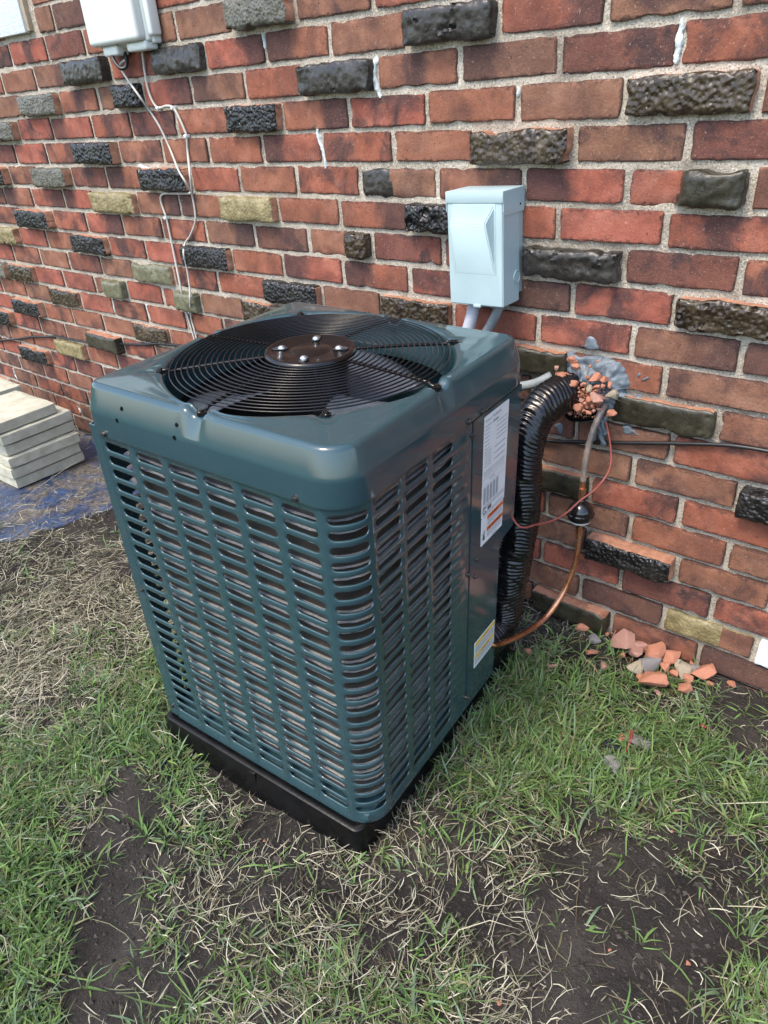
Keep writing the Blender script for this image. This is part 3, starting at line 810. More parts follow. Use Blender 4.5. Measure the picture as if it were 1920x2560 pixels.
# hub plate: pressed disc with raised centre and four keyhole slots
HP = []
for r, dz in ((0.0001, 0.0), (0.036, 0.0), (0.0385, -0.0012), (0.041, -0.0015), (0.0435, -0.0006), (0.075, -0.0006), (0.0785, 0.0012), (0.083, 0.0016), (0.087, 0.0004), (0.0895, -0.003), (0.0895, -0.006)):
    HP.append((r * 0.078 / 0.0895, 0.7768 + dz))
V = []; F = []; nn = 72
for r, z in HP:
    for k in range(nn): a = 2 * math.pi * k / nn; V.append((CXY[0] + r * math.cos(a), CXY[1] + r * math.sin(a), z))
for i in range(len(HP) - 1):
    for k in range(nn): a, b = i * nn + k, i * nn + (k + 1) % nn; F.append((a, b, b + nn, a + nn))
me = fix_normals(pmesh('fan_guard', V, F, smooth=True)); guard = link('fan_guard', me, ac, BLACK_WIRE)
BOLT = mat('bright_bolt', 0.22, 0.5, 0.9, (0.55, 0.57, 0.58))
for k in range(4):
    a = math.radians(27 + 90 * k); d = Vector((math.cos(a), math.sin(a), 0)); q = Vector((-d.y, d.x, 0)); c = Vector((CXY[0], CXY[1], 0)) + d * 0.052
    Vv = []; 
    for ang in range(0, 360, 15):
        t_ = math.radians(ang); Vv.append(c + q * (0.0066 * math.cos(t_) ) + d * (0.0066 * math.sin(t_) + (0.007 if math.sin(t_) > 0 else -0.007)) + Vector((0, 0, 0.7777)))
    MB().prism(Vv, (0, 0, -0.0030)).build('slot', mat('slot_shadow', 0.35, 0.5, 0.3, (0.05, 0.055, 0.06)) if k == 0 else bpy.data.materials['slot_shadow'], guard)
    rim = tube([v - Vector((0, 0, 0.0003)) for v in Vv], 0.0011, 6, closed=True, name='slot_rim'); link('slot_rim', rim, guard, BLACK_WIRE)
    mb = MB(); r_ = bmesh.ops.create_uvsphere(mb.bm, u_segments=14, v_segments=8, radius=0.0068)
    bmesh.ops.transform(mb.bm, matrix=Matrix.Translation(c - d * 0.003 + Vector((0, 0, 0.7775))) @ Matrix.Scale(0.8, 4, (0, 0, 1)), verts=r_['verts'])
    mb.build('hub_bolt', BOLT, guard, 80)
nr = 16
radii = [0.0865 + (0.2330 - 0.0865) * k / (nr - 1) for k in range(nr)]
for r in radii:
    P = [(CXY[0] + r * math.cos(2 * math.pi * k / 112), CXY[1] + r * math.sin(2 * math.pi * k / 112), gz(r)) for k in range(112)]
    link('guard_ring', tube(P, RW_, 7, closed=True, name='guard_ring'), guard, BLACK_WIRE)
for kf, fa in enumerate(FEET):
    d = Vector((math.cos(fa), math.sin(fa), 0)); c0 = Vector((CXY[0], CXY[1], 0)); P = []
    fr = 0.2475
    zf = 0.7555 if kf % 2 == 0 else 0.7625
    for r in np.linspace(0.070, 0.2335, 14): P.append(c0 + d * float(r) + Vector((0, 0, gz(r) - 0.0038)))
    P += [c0 + d * 0.236 + Vector((0, 0, zf + 0.004)), c0 + d * 0.241 + Vector((0, 0, zf + 0.0022)), c0 + d * (fr + 0.006) + Vector((0, 0, zf + 0.0018))]
    sp_ = link('guard_spoke', tube(P, 0.0030, 8, name='guard_spoke'), guard, BLACK_WIRE)
    q = Vector((-d.y, d.x, 0)); c = c0 + d * fr + Vector((0, 0, zf + 0.0025))
    mb = MB(); mb.cyl(c - Vector((0, 0, 0.004)), c + Vector((0, 0, 0.0012)), 0.0075, n=16); mb.cyl(c, c + Vector((0, 0, 0.0042)), 0.0048, 0.0040, n=6)
    mb.build('foot_screw', BLACK_WIRE, sp_)

# ---- fan and motor below the guard
FANM = m_mottled('fan_blade_metal', (0.10, 0.12, 0.15), (0.16, 0.19, 0.23), 20, 0.28, 200, 0.1, 0.001, metal=0.35)
fan = MB().cyl((CXY[0], CXY[1], 0.60), (CXY[0], CXY[1], 0.700), 0.035, n=28).build('fan', BLACK_WIRE, ac)
for k in range(3):
    a0 = math.radians(-38 + 120 * k); V = []; F = []; na, nr_ = 14, 10
    for i in range(nr_ + 1):
        r = 0.034 + (0.221 - 0.034) * i / nr_; span = math.radians(44 + 26 * i / nr_)
        for j in range(na + 1):
            u = j / na - 0.5; a = a0 + u * span + 0.25 * i / nr_
            z = 0.685 + u * (0.060 - 0.014 * i / nr_) + 0.010 * (1 - 4 * u * u)
            V.append((CXY[0] + r * math.cos(a), CXY[1] + r * math.sin(a), z))
    n1 = len(V); V += [(x, y, z - 0.0016) for x, y, z in V]
    for i in range(nr_):
        for j in range(na):
            a = i * (na + 1) + j; F.append((a, a + 1, a + na + 2, a + na + 1)); F.append((n1 + a, n1 + a + na + 1, n1 + a + na + 2, n1 + a + 1))
    bd = [j for j in range(na + 1)] + [i * (na + 1) + na for i in range(1, nr_ + 1)] + [nr_ * (na + 1) + j for j in range(na - 1, -1, -1)] + [i * (na + 1) for i in range(nr_ - 1, 0, -1)]
    for q in range(len(bd)): F.append((bd[q], bd[(q + 1) % len(bd)], n1 + bd[(q + 1) % len(bd)], n1 + bd[q]))
    link('fan_blade', fix_normals(pmesh('fan_blade', V, F, smooth=True)), fan, FANM)
MB().cyl((CXY[0], CXY[1], 0.645), (CXY[0], CXY[1], 0.768), 0.062, n=40).build('fan_motor', BLACK_WIRE, ac)
# compressor standing in the middle of the pan
mb = MB(); mb.cyl((CXY[0], CXY[1] + 0.02, 0.03), (CXY[0], CXY[1] + 0.02, 0.36), 0.09, n=32); mb.build('compressor', BLACK_WIRE, ac)

# ---- labels
LAB = m_mottled('label_white', (0.70, 0.73, 0.74), (0.78, 0.80, 0.80), 40, 0.35, 300, 0.05, 0.0005)
INK = mat('label_ink', 0.6, 0.3, col=(0.02, 0.02, 0.022)); GREYINK = mat('label_grey_ink', 0.6, 0.3, col=(0.14, 0.15, 0.17))
ORANGE = mat('label_orange', 0.45, 0.4, col=(0.72, 0.13, 0.02)); YELLOW = mat('label_yellow', 0.45, 0.4, col=(0.80, 0.52, 0.01))
LX = W + 0.0019
def label_plate(name, y0, z0, y1, z1, r=0.003):
    P = []
    for cy, cz, a0 in ((y1 - r, z0 + r, -90), (y1 - r, z1 - r, 0), (y0 + r, z1 - r, 90), (y0 + r, z0 + r, 180)):
        for k in range(5): a = math.radians(a0 + 22.5 * k); P.append((LX - 0.0004, cy + r * math.cos(a), cz + r * math.sin(a)))
    return MB().prism(P, (0.0008, 0, 0)).build(name, LAB, sp)
def bars(parent, name, rects, m, dep=0.00025):
    mb = MB()
    for (y0, z0, y1, z1) in rects: mb.raw([(LX + 0.0004 + dep, y0, z0), (LX + 0.0004 + dep, y1, z0), (LX + 0.0004 + dep, y1, z1), (LX + 0.0004 + dep, y0, z1)], [(0, 1, 2, 3)])
    return mb.build(name, m, parent, None, recalc=False)
def text_mesh(body, size):
    cu = bpy.data.curves.new('lettering', 'FONT'); cu.body = body; cu.size = size; cu.resolution_u = 2
    ob = bpy.data.objects.new('lettering', cu); COL.objects.link(ob)
    dg = bpy.context.evaluated_depsgraph_get(); me = bpy.data.meshes.new_from_object(ob.evaluated_get(dg))
    bpy.data.objects.remove(ob); bpy.data.curves.remove(cu); return me
def lettering(parent, body, y, z, size, m, dep=0.0005, width=None):
    me = text_mesh(body, size); me.materials.clear()
    xs = [v.co.x for v in me.vertices]; k = (width / (max(xs) - min(xs))) if width else 1.0
    for v in me.vertices: v.co = Vector((LX + 0.0004 + dep, y + (v.co.x - min(xs)) * k, z + v.co.y))
    return link('lettering', me, parent, m)
np_ = label_plate('rating_label', 0.3855, 0.460, 0.479, 0.664)
LR = random.Random(4)
def rows(z0, z1, n, ya, yb, h=0.0011):
    out = []
    for k in range(n):
        z = z0 + (z1 - z0) * k / max(1, n - 1); y = ya
        while y < yb:
            w = LR.uniform(0.003, 0.012); out.append((y, z, min(y + w, yb), z + h)); y += w + 0.0012
    return out
lettering(np_, 'Model Number', 0.389, 0.6535, 0.0042, INK, width=0.024); lettering(np_, 'RAC13242C13B', 0.417, 0.6530, 0.0062, INK, width=0.030)
lettering(np_, 'Serial Number', 0.389, 0.6435, 0.0042, INK, width=0.023); lettering(np_, 'Z542B8B', 0.417, 0.6430, 0.0056, INK, width=0.021)
bars(np_, 'fine_print', rows(0.637, 0.600, 6, 0.389, 0.407) + rows(0.637, 0.604, 5, 0.434, 0.474) + rows(0.590, 0.566, 3, 0.428, 0.470, 0.0016) + rows(0.594, 0.566, 6, 0.389, 0.415), GREYINK)
lettering(np_, 'Install Prohibited in Southeast and Southwest', 0.389, 0.5535, 0.0040, INK, width=0.082)
bars(np_, 'fine_print', rows(0.5495, 0.545, 2, 0.389, 0.470, 0.0008) + [(0.388, 0.5395, 0.476, 0.5399), (0.388, 0.5265, 0.476, 0.5269)], GREYINK)
lettering(np_, 'R-410A', 0.412, 0.5325, 0.0052, INK, width=0.020)
bars(np_, 'fine_print', [(0.390 + 0.0125 * c, 0.5215 - 0.0019 * r, 0.399 + 0.0125 * c, 0.5225 - 0.0019 * r) for c in range(5) for r in range(19)], GREYINK)
bars(np_, 'fine_print', rows(0.483, 0.4775, 3, 0.389, 0.474, 0.0008) + rows(0.4665, 0.463, 2, 0.391, 0.474, 0.0009), GREYINK)
# certification ring mark and small certificate box
P = [(LX + 0.0006, 0.3965 + 0.0062 * math.cos(math.radians(a)), 0.4735 + 0.0066 * math.sin(math.radians(a))) for a in range(35, 336, 12)]
link('ring_mark', tube(P, 0.00075, 5, name='ring_mark'), np_, INK); lettering(np_, 'SP', 0.3935, 0.4715, 0.0058, INK, 0.0006)
bars(np_, 'certificate_mark', [(0.409, 0.4745, 0.424, 0.4765), (0.409, 0.4715, 0.424, 0.4738), (0.409, 0.4690, 0.424, 0.4708)], INK)
wl_ = label_plate('warning_label', 0.387, 0.398, 0.4755, 0.4585, 0.002)
bars(wl_, 'orange_band', [(0.4095, 0.4475, 0.4745, 0.4562), (0.4095, 0.4215, 0.4745, 0.4302)], ORANGE)
for z, s_, wd in ((0.4493, 'WARNING', 0.027), (0.4233, 'AVERTISSEMENT', 0.041)):
    lettering(wl_, s_, 0.4285 if wd < 0.03 else 0.4255, z, 0.0068, INK, 0.0007, wd)
    mb = MB(); yy = 0.4205 if wd < 0.03 else 0.4165
    mb.raw([(LX + 0.0012, yy, z - 0.0002), (LX + 0.0012, yy + 0.0065, z - 0.0002), (LX + 0.0012, yy + 0.00325, z + 0.0055)], [(0, 1, 2)]); mb.build('warning_triangle', INK, wl_, None, recalc=False)
bars(wl_, 'fine_print', rows(0.4445, 0.434, 4, 0.411, 0.472) + rows(0.4185, 0.408, 4, 0.411, 0.472) + [(0.430, 0.4015, 0.452, 0.4028)], GREYINK)
mb = MB(); X_ = LX + 0.0009        # hand struck by a bolt pictogram
for pts in ([(0.3945, 0.4085), (0.4005, 0.4085), (0.4012, 0.4165), (0.3940, 0.4165)], [(0.3945, 0.4175), (0.3985, 0.4170), (0.4010, 0.428), (0.3990, 0.429)], [(0.3895, 0.425), (0.3915, 0.4205), (0.3925, 0.4212), (0.3905, 0.4257)], [(0.3895, 0.4125), (0.3925, 0.4150), (0.3918, 0.4160), (0.3888, 0.4136)]):
    mb.raw([(X_, y, z) for y, z in pts], [(0, 1, 2, 3)])
mb.build('hand_pictogram', INK, wl_, None, recalc=False)
cl_ = label_plate('caution_label', 0.3755, 0.0955, 0.4655, 0.1645, 0.0015)
bars(cl_, 'yellow_band', [(0.3765, 0.1535, 0.4645, 0.1625), (0.3765, 0.1205, 0.4645, 0.1290)], YELLOW)
lettering(cl_, 'CAUTION', 0.409, 0.1553, 0.0072, INK, 0.0007, 0.028); lettering(cl_, 'ATTENTION', 0.405, 0.1222, 0.0068, INK, 0.0007, 0.034)
bars(cl_, 'fine_print', rows(0.1500, 0.1325, 8, 0.379, 0.462, 0.0009) + rows(0.1175, 0.1015, 7, 0.379, 0.462, 0.0009), GREYINK)

# ================================================================== PAD UNDER THE UNIT
PADM = m_mottled('black_pad_plastic', (0.003, 0.003, 0.0035), (0.006, 0.006, 0.006), 25, 0.25, 140, 0.25, 0.002, 0.25, r2=0.5)
pad = empty('equipment_pad', 'black plastic equipment pad under the air conditioner, half sunk in soil', 'equipment pad', AM)
def rrect(x0, y0, x1, y1, r, z, n=6):
    P = []
    for cx, cy, a0 in ((x1 - r, y0 + r, -90), (x1 - r, y1 - r, 0), (x0 + r, y1 - r, 90), (x0 + r, y0 + r, 180)):
        for k in range(n + 1): a = math.radians(a0 + 90 * k / n); P.append((cx + r * math.cos(a), cy + r * math.sin(a), z))
    return P
V = []; F = []
px0, py0, px1, py1 = -0.010, -0.013, W - 0.022, D + 0.075
prf = [(0.010, -0.13), (0.010, -0.075), (0.002, -0.008), (0.0005, -0.0028), (-0.003, -0.0006), (-0.007, -0.0006), (-0.010, -0.0020), (-0.013, -0.0030), (-0.03, -0.0030)]
for off, z in prf: V += rrect(px0 - off, py0 - off, px1 + off, py1 + off, 0.016 + max(0, off) if off > -0.013 else 0.006, z)
n = 28
for i in range(len(prf) - 1):
    for k in range(n): a, b = i * n + k, i * n + (k + 1) % n; F.append((a, b, b + n, a + n))
F.append(tuple(range((len(prf) - 1) * n, len(prf) * n)))
link('pad_shell', fix_normals(pmesh('pad_shell', V, F, smooth=True)), pad, PADM); autosmooth(bpy.data.objects['pad_shell'].data, 40)
mb = MB(); mb.box((0.245, py0 - 0.006, -0.055), (0.262, py0 + 0.004, -0.004), 0.002, 2); mb.build('pad_rib', PADM, pad)

# ================================================================== THINGS ON THE WALL
# ---- electrical disconnect box
GREYP = m_mottled('light_grey_enamel', (0.34, 0.45, 0.46), (0.39, 0.50, 0.51), 12, 0.34, 260, 0.06, 0.0008, 0.5, r2=0.48)
bw, bh, bd = 0.131, 0.222, 0.086
bM = Matrix.Translation((0.4845, 0.0, 0.8035)) @ Matrix.Rotation(math.radians(-1.6), 4, 'Y')
box = empty('disconnect_box', 'light grey metal electrical disconnect box with wedge front on brick wall', 'electrical box', bM)
h2 = bw / 2
mb = MB(); mb.box((-h2 + 0.002, -bd + 0.006, 0.016), (h2 - 0.002, -0.0005, bh - 0.003), 0.0022, 2); mb.build('back_box', GREYP, box)
# cover: shell with turned side flanges and the embossed wedge
mb = MB()
yF = -bd
ox0, ox1, oz0, oz1 = -h2 + 0.017, h2 - 0.018, 0.066, 0.199
rx0, rx1, rz = ox0 + 0.006, ox1 - 0.008, 0.166
A = [(-h2, yF, 0.0), (h2, yF, 0.0), (h2, yF, bh - 0.018), (-h2, yF, bh - 0.018)]
B = [(ox0, yF, oz0), (ox1, yF, oz0), (ox1, yF, oz1), (ox0, yF, oz1)]
C = [(rx0, yF - 0.026, rz), (rx1, yF - 0.026, rz)]
mb.raw(A + B + C, [(0, 1, 5, 4), (1, 2, 6, 5), (2, 3, 7, 6), (3, 0, 4, 7), (4, 5, 9, 8), (5, 6, 9), (6, 7, 8, 9), (7, 4, 8)])
mb.raw([(h2, yF, 0.0), (h2, -0.02, 0.0), (h2, -0.02, bh - 0.018), (h2, yF, bh - 0.018)], [(0, 1, 2, 3)])
mb.raw([(-h2, yF, 0.0), (-h2, -0.02, 0.0), (-h2, -0.02, bh - 0.018), (-h2, yF, bh - 0.018)], [(3, 2, 1, 0)])
mb.raw([(-h2, yF, 0.0), (h2, yF, 0.0), (h2, -0.02, 0.0), (-h2, -0.02, 0.0)], [(3, 2, 1, 0)])
bmesh.ops.remove_doubles(mb.bm, verts=mb.bm.verts, dist=1e-5)
es = [e for e in mb.bm.edges if len(e.link_faces) == 2 and e.calc_face_angle(0) > 0.08]
bmesh.ops.bevel(mb.bm, geom=es, offset=0.0022, segments=3, affect='EDGES')
mb.build('cover', GREYP, box, 60, recalc=False)
mb = MB()   # rain hood
mb.box((-h2 - 0.0015, -bd - 0.0022, bh - 0.020), (h2 + 0.0015, -bd + 0.0005, bh + 0.0015), 0.0010, 2)
mb.box((-h2 - 0.0015, -bd, bh - 0.0008), (h2 + 0.0015, -0.0005, bh + 0.0016), 0.0008, 2)
for sx in (1, -1):
    xa, xb = sx * (h2 + 0.0003), sx * (h2 + 0.0018)
    mb.prism([(xa, -bd, bh), (xa, -bd, bh - 0.036), (xa, -bd + 0.006, bh - 0.044), (xa, -0.004, bh - 0.044), (xa, -0.002, bh)], (xb - xa, 0, 0))
hood = mb.build('hood', GREYP, box)
P = [(h2 + 0.0006, -0.030 + 0.0125 * math.cos(a), 0.052 + 0.0125 * math.sin(a)) for a in np.linspace(0, 2 * math.pi, 33)[:-1]]
link('knockout', tube(P, 0.0010, 6, closed=True, name='knockout'), box, GREYP)
MB().cyl((h2 - 0.001, -0.030, 0.052), (h2 + 0.0006, -0.030, 0.052), 0.0108, n=28).build('knockout_disc', GREYP, box)
MB().cyl((h2 + 0.001, -0.02, bh - 0.030), (h2 + 0.0024, -0.02, bh - 0.030), 0.0022, n=8).build('hood_rivet', HOLE, hood)
mb = MB(); mb.box((-0.006, -bd - 0.0026, -0.0035), (0.012, -bd + 0.004, 0.0022), 0.0008, 1); mb.build('latch_tab', GREYP, box)

# ---- conduits from the disconnect
CONDM = m_mottled('grey_white_conduit', (0.42, 0.44, 0.50), (0.50, 0.52, 0.57), 30, 0.45, 200, 0.1, 0.001)
def conduit(name, pts, r, m, label, rib=None, step=0.003, n=20, cat='conduit'):
    P = resample(catmull(pts, 10), step)
    f = (lambda i, j, a: rib * math.sin(i * step / 0.0075 * 2 * math.pi)) if rib else None
    o = link(name, tube(P, r, n, radf=f, name=name), None, m); return tag(o, label, cat)
bb = lambda x, y, z: bM @ Vector((x, y, z))
conduit('flexible_conduit', [bb(-0.028, -0.05, 0.006), bb(-0.032, -0.052, -0.03), bb(-0.047, -0.062, -0.09), (0.43, -0.09, 0.60), (0.45, -0.17, 0.50), (0.47, -0.26, 0.485), (0.48, -0.325, 0.485)], 0.0135, CONDM,
        'ribbed pale grey flexible conduit leaving the bottom of the disconnect box', 0.0006)
CONDG = m_mottled('grey_pipe', (0.16, 0.185, 0.19), (0.27, 0.295, 0.30), 40, 0.5, 200, 0.2, 0.001)
q0 = bb(0.036, -0.040, 0.006)
conduit('grey_pipe', [q0, bb(0.022, -0.044, -0.03), bb(-0.010, -0.046, -0.09), (0.455, -0.046, 0.62), (0.49, -0.046, 0.585), (0.55, -0.044, 0.597), wall_pt(1250, 966, -0.045), wall_pt(1300, 966, -0.045), wall_pt(1340, 958, -0.042), wall_pt(1378, 940, -0.02)], 0.0105, CONDG,
        'smooth grey pipe from the disconnect box bending into the sealed wall hole', None, 0.006, 14, 'pipe')

# ---- utility box
NIDM = m_mottled('beige_box_plastic', (0.60, 0.64, 0.60), (0.68, 0.71, 0.66), 8, 0.42, 200, 0.12, 0.001, 0.45)
nx0, nx1, nz0, nz1, nd = -0.766, -0.535, 1.357, 1.700, 0.070
nid = empty('utility_box', 'beige plastic utility box above the two thin wall cables', 'utility box', Matrix.Translation(((nx0 + nx1) / 2, 0, nz0)))
c_ = Vector(((nx0 + nx1) / 2, 0, nz0)); hw_ = (nx1 - nx0) / 2; hh_ = nz1 - nz0
mb = MB(); mb.box((-hw_ + 0.008, -nd * 0.42, -0.004), (hw_ + 0.006, -0.0005, hh_ - 0.010), 0.006, 3); mb.build('base_tray', NIDM, nid)
mb = MB(); mb.box((-hw_ + 0.003, -nd * 0.62, 0.001), (hw_ + 0.002, -nd * 0.36, hh_ - 0.005), 0.006, 3); mb.build('gasket_flange', NIDM, nid)
mb = MB(); mb.box((-hw_, -nd, 0.004), (hw_ - 0.004, -nd * 0.55, hh_), 0.011, 4); mb.build('cover', NIDM, nid)
mb = MB(); mb.box((hw_ - 0.006, -nd * 0.55, 0.012), (hw_ + 0.016, -0.004, 0.135), 0.007, 3); mb.build('hinge_rib', NIDM, nid)
mb = MB(); mb.box((-hw_ + 0.030, -nd * 0.72, -0.020), (-hw_ + 0.098, -0.012, 0.004), 0.006, 3); mb.build('cable_entry', NIDM, nid)
mb = MB(); mb.box((-hw_ + 0.140, -nd * 0.70, -0.017), (hw_ - 0.006, -0.008, 0.004), 0.006, 3); mb.build('cable_entry', NIDM, nid)
mb = MB(); mb.cyl((hw_ - 0.030, -nd - 0.0012, 0.125), (hw_ - 0.030, -nd + 0.012, 0.125), 0.011, n=20); mb.build('lock_recess', NIDM, nid)
MB().cyl((hw_ - 0.027, -nd - 0.0018, 0.125), (hw_ - 0.027, -nd + 0.004, 0.125), 0.0042, n=14).build('lock_hole', HOLE, nid)
mb = MB(); er = random.Random(3)
for r_ in range(3):
    for k in range(7):
        x = -hw_ + 0.052 + k * 0.0075 + (0.006 if k > 2 else 0); z = 0.062 - r_ * 0.0125
        mb.box((x, -nd - 0.0007, z), (x + 0.0045, -nd + 0.001, z + 0.0012), 0); mb.box((x, -nd - 0.0007, z + 0.005 * er.random() + 0.002), (x + 0.003, -nd + 0.001, z + 0.0075), 0)
mb.build('embossed_marks', NIDM, nid, None)
CABB = m_mottled('black_cable_jacket', (0.008, 0.008, 0.009), (0.016, 0.016, 0.017), 60, 0.38, 300, 0.1, 0.001, 0.5)
P = [wall_pt(281, 140, -0.045), wall_pt(289, 158, -0.05), wall_pt(303, 171, -0.05), wall_pt(314, 168, -0.042), wall_pt(317, 150, -0.03), wall_pt(310, 128, -0.025)]
tag(link('cable_loop', tube(catmull(P, 8), 0.0052, 10, name='cable_loop'), None, CABB), 'short thick black cable loop hanging under the utility box', 'cable')

# ---- thin cables running down the wall
CABW = m_mottled('beige_cable_jacket', (0.40, 0.385, 0.34), (0.54, 0.52, 0.47), 25, 0.55, 200, 0.2, 0.001)
CLIP = mat('white_clip_plastic', 0.4, 0.5, col=(0.74, 0.76, 0.75))
def wcable(name, pts, r, m, label, cat='cable', off=-0.006, step=0.006):
    P = [wall_pt(p[0], p[1], p[2] if len(p) > 2 else off) for p in pts]
    o = link(name, tube(resample(catmull(P, 8), step), r, 8, name=name), None, m); return tag(o, label, cat)
ca = wcable('thin_cable', [(312, 150, -0.03), (300, 166, -0.02), (320, 200, -0.02), (338, 226, -0.036), (355, 250, -0.034), (374, 277, -0.012), (400, 318), (425, 372), (446, 425, -0.030), (462, 452, -0.038), (478, 480, -0.016), (483, 500), (488, 530), (488, 556), (476, 588), (462, 610), (459, 635, -0.030), (466, 665, -0.018), (474, 715, -0.020), (475, 750, -0.032), (478, 795), (486, 825), (492, 850), (500, 900), (508, 960)], 0.0030, CABW, 'thin beige cable curling away below the corner clip on the wall')
cb = wcable('thin_cable', [(354, 118, -0.02), (357, 140, -0.012), (362, 178), (370, 222), (383, 256), (397, 270), (415, 265), (432, 268), (445, 288), (462, 326), (467, 342), (470, 385), (475, 435, -0.034), (479, 470, -0.026), (478, 482, -0.014), (450, 484), (412, 484, -0.007), (402, 492, -0.007), (404, 510), (416, 545), (428, 600), (440, 660, -0.012), (452, 720, -0.025), (462, 766, -0.012), (470, 795), (478, 822), (488, 855), (500, 905)], 0.0033, CABW, 'thin beige cable fixed by white clips from box, looping sideways partway down')
def clip(p, parent, w=0.011, h=0.008):
    q = wall_pt(p[0], p[1], -0.004); mb = MB(); mb.box((q.x - w / 2, -0.0115, q.z - h / 2), (q.x + w / 2, 0.004, q.z + h / 2), 0.0018, 2); mb.cyl((q.x + w * 0.3, -0.013, q.z), (q.x + w * 0.3, -0.006, q.z), 0.0022, n=8); mb.build('clip', CLIP, parent)
for p in ((397, 270), (434, 269), (467, 340), (480, 482), (416, 545)): clip(p, cb)
clip((476, 780), ca)
q = wall_pt(374, 277, -0.006); MB().cyl(q + Vector((-0.004, -0.002, 0.006)), q + Vector((0.004, -0.002, -0.006)), 0.0055, n=10).build('black_tie', CABB, ca)
# ---- black cable along the foot of the wall, passing behind the unit
wcable('black_cable', [(-60, 855), (0, 851), (40, 848), (80, 842), (110, 842), (140, 841), (170, 848), (205, 854), (240, 858), (300, 860), (360, 861), (420, 861), (600, 890), (900, 990), (1180, 1075), (1362, 1101), (1440, 1105), (1560, 1107), (1700, 1109), (1800, 1112), (1860, 1118), (1930, 1130), (2020, 1150)], 0.0044, CABB, 'black cable running sideways along the brick wall behind the air conditioner', off=-0.008)

# ---- window trim
TRIMM = m_mottled('white_stucco_paint', (0.62, 0.68, 0.69), (0.72, 0.77, 0.77), 140, 0.6, 230, 0.8, 0.003)
tr = empty('window_trim', 'white painted trim board let into the brick beside the utility box', 'window trim', Matrix.Translation((TRIM[1], 0, TRIM[2])))
mb = MB(); mb.box((TRIM[0] - TRIM[1], -0.016, 0), (-0.018, 0.02, TRIM[3] - TRIM[2]), 0.003, 2); mb.build('trim_board', TRIMM, tr)
mb = MB(); mb.box((-0.0176, -0.010, 0.003), (0.0, 0.02, TRIM[3] - TRIM[2]), 0.002, 2); mb.build('tan_edge_strip', m_mottled('tan_edge', (0.36, 0.29, 0.20), (0.47, 0.38, 0.27), 60, 0.8, 200, 0.5, 0.002), tr)

# ================================================================== LINE SET AND SEALED HOLE
SEAL = m_mottled('grey_sealant', (0.075, 0.098, 0.115), (0.17, 0.205, 0.235), 22, 0.34, 70, 0.5, 0.006, 0.5, r2=0.55)
S = lambda X, Y: (1240 + X / 3.456, 800 + Y / 3.456)
def wall_patch(outline, hgt, seed, rings_=9, sharp=1.0, sub=4):
    """lumpy patch of putty on the wall from an outline of photo points"""
    pts = [wall_pt(*p) for p in outline]; pts = [Vector((p.x, 0, p.z)) for p in catmull(pts + pts[:1], sub)[:-1]]
    c = sum(pts, Vector()) / len(pts); V = [(c.x, 0, c.z)]; m = len(pts)
    for k in range(1, rings_ + 1):
        for p in pts:
            q = c.lerp(p, k / rings_); jj = 0.0035 * (k / rings_) * float(vnoise(q.x * 160 + seed, q.z * 160)); V.append((q.x + jj, 0, q.z + jj * 0.7))
    V = np.array(V); rad = np.array([0] + [k / rings_ for k in range(1, rings_ + 1) for _ in range(m)])
    n1 = fbm(V[:, 0] * 38 + seed, V[:, 2] * 38, seed); n2 = fbm(V[:, 0] * 95 + V[:, 2] * 30 + seed, V[:, 2] * 60 - V[:, 0] * 40, seed + 2); n3 = np.abs(fbm(V[:, 0] * 60, V[:, 2] * 60 + V[:, 0] * 50, seed + 4))
    h = hgt * (1 - rad ** 2.2) * (0.55 + 0.75 * n1) + hgt * 0.42 * n2 * (1 - rad ** 4) + hgt * 0.55 * (0.3 - n3) * (1 - rad ** 5) + 0.0025
    V[:, 1] = -np.maximum(h, 0.0012); V[rad >= 1, 1] = 0.004
    F = [(0, 1 + (j + 1) % m, 1 + j) for j in range(m)]
    for k in range(rings_ - 1):
        for j in range(m): a, b = 1 + k * m + j, 1 + k * m + (j + 1) % m; F.append((a, b, b + m, a + m))
    return fix_normals(pmesh('sealant', V, F, smooth=True))
seal = empty('sealant', 'grey blue sealant smeared round the pipe hole in the brick wall', 'sealant', Matrix.Identity(4))
main = [(500, 285), (560, 300), (640, 272), (730, 300), (820, 300), (920, 318), (1000, 330), (1060, 352), (1090, 372), (1130, 430), (1160, 480), (1172, 560), (1165, 590), (1090, 592), (1150, 640), (1185, 670), (1180, 730), (1160, 790), (1190, 830), (1090, 830), (1030, 845), (960, 850), (900, 860), (830, 890), (740, 895), (660, 855), (615, 800), (560, 760), (545, 690), (520, 600), (480, 545), (450, 480), (465, 400), (480, 330)]
link('putty', wall_patch([S(*p) for p in main], 0.030, 3.0, 16), seal, SEAL)
for k, (ol, h) in enumerate((([(715, 228), (770, 220), (785, 150), (825, 132), (860, 170), (900, 250), (860, 262), (800, 262), (750, 232)], 0.005),
                             ([(1085, 915), (1130, 905), (1200, 950), (1265, 998), (1205, 978), (1140, 985), (1095, 955)], 0.006),
                             ([(1190, 660), (1235, 650), (1275, 700), (1300, 790), (1290, 850), (1240, 862), (1170, 850), (1220, 790), (1215, 720)], 0.022),
                             ([(1215, 470), (1240, 455), (1246, 480), (1228, 492)], 0.004), ([(1260, 515), (1300, 492), (1330, 490), (1290, 520)], 0.003),
                             ([(505, 900), (560, 880), (585, 940), (570, 990), (540, 980)], 0.012))):
    link('smear', wall_patch([S(*p) for p in ol], h * 0.55, 11.0 + k * 3.1, 6, sub=3), seal, SEAL)
P = [S(880, 830), S(868, 900), S(850, 960), S(842, 1030)]
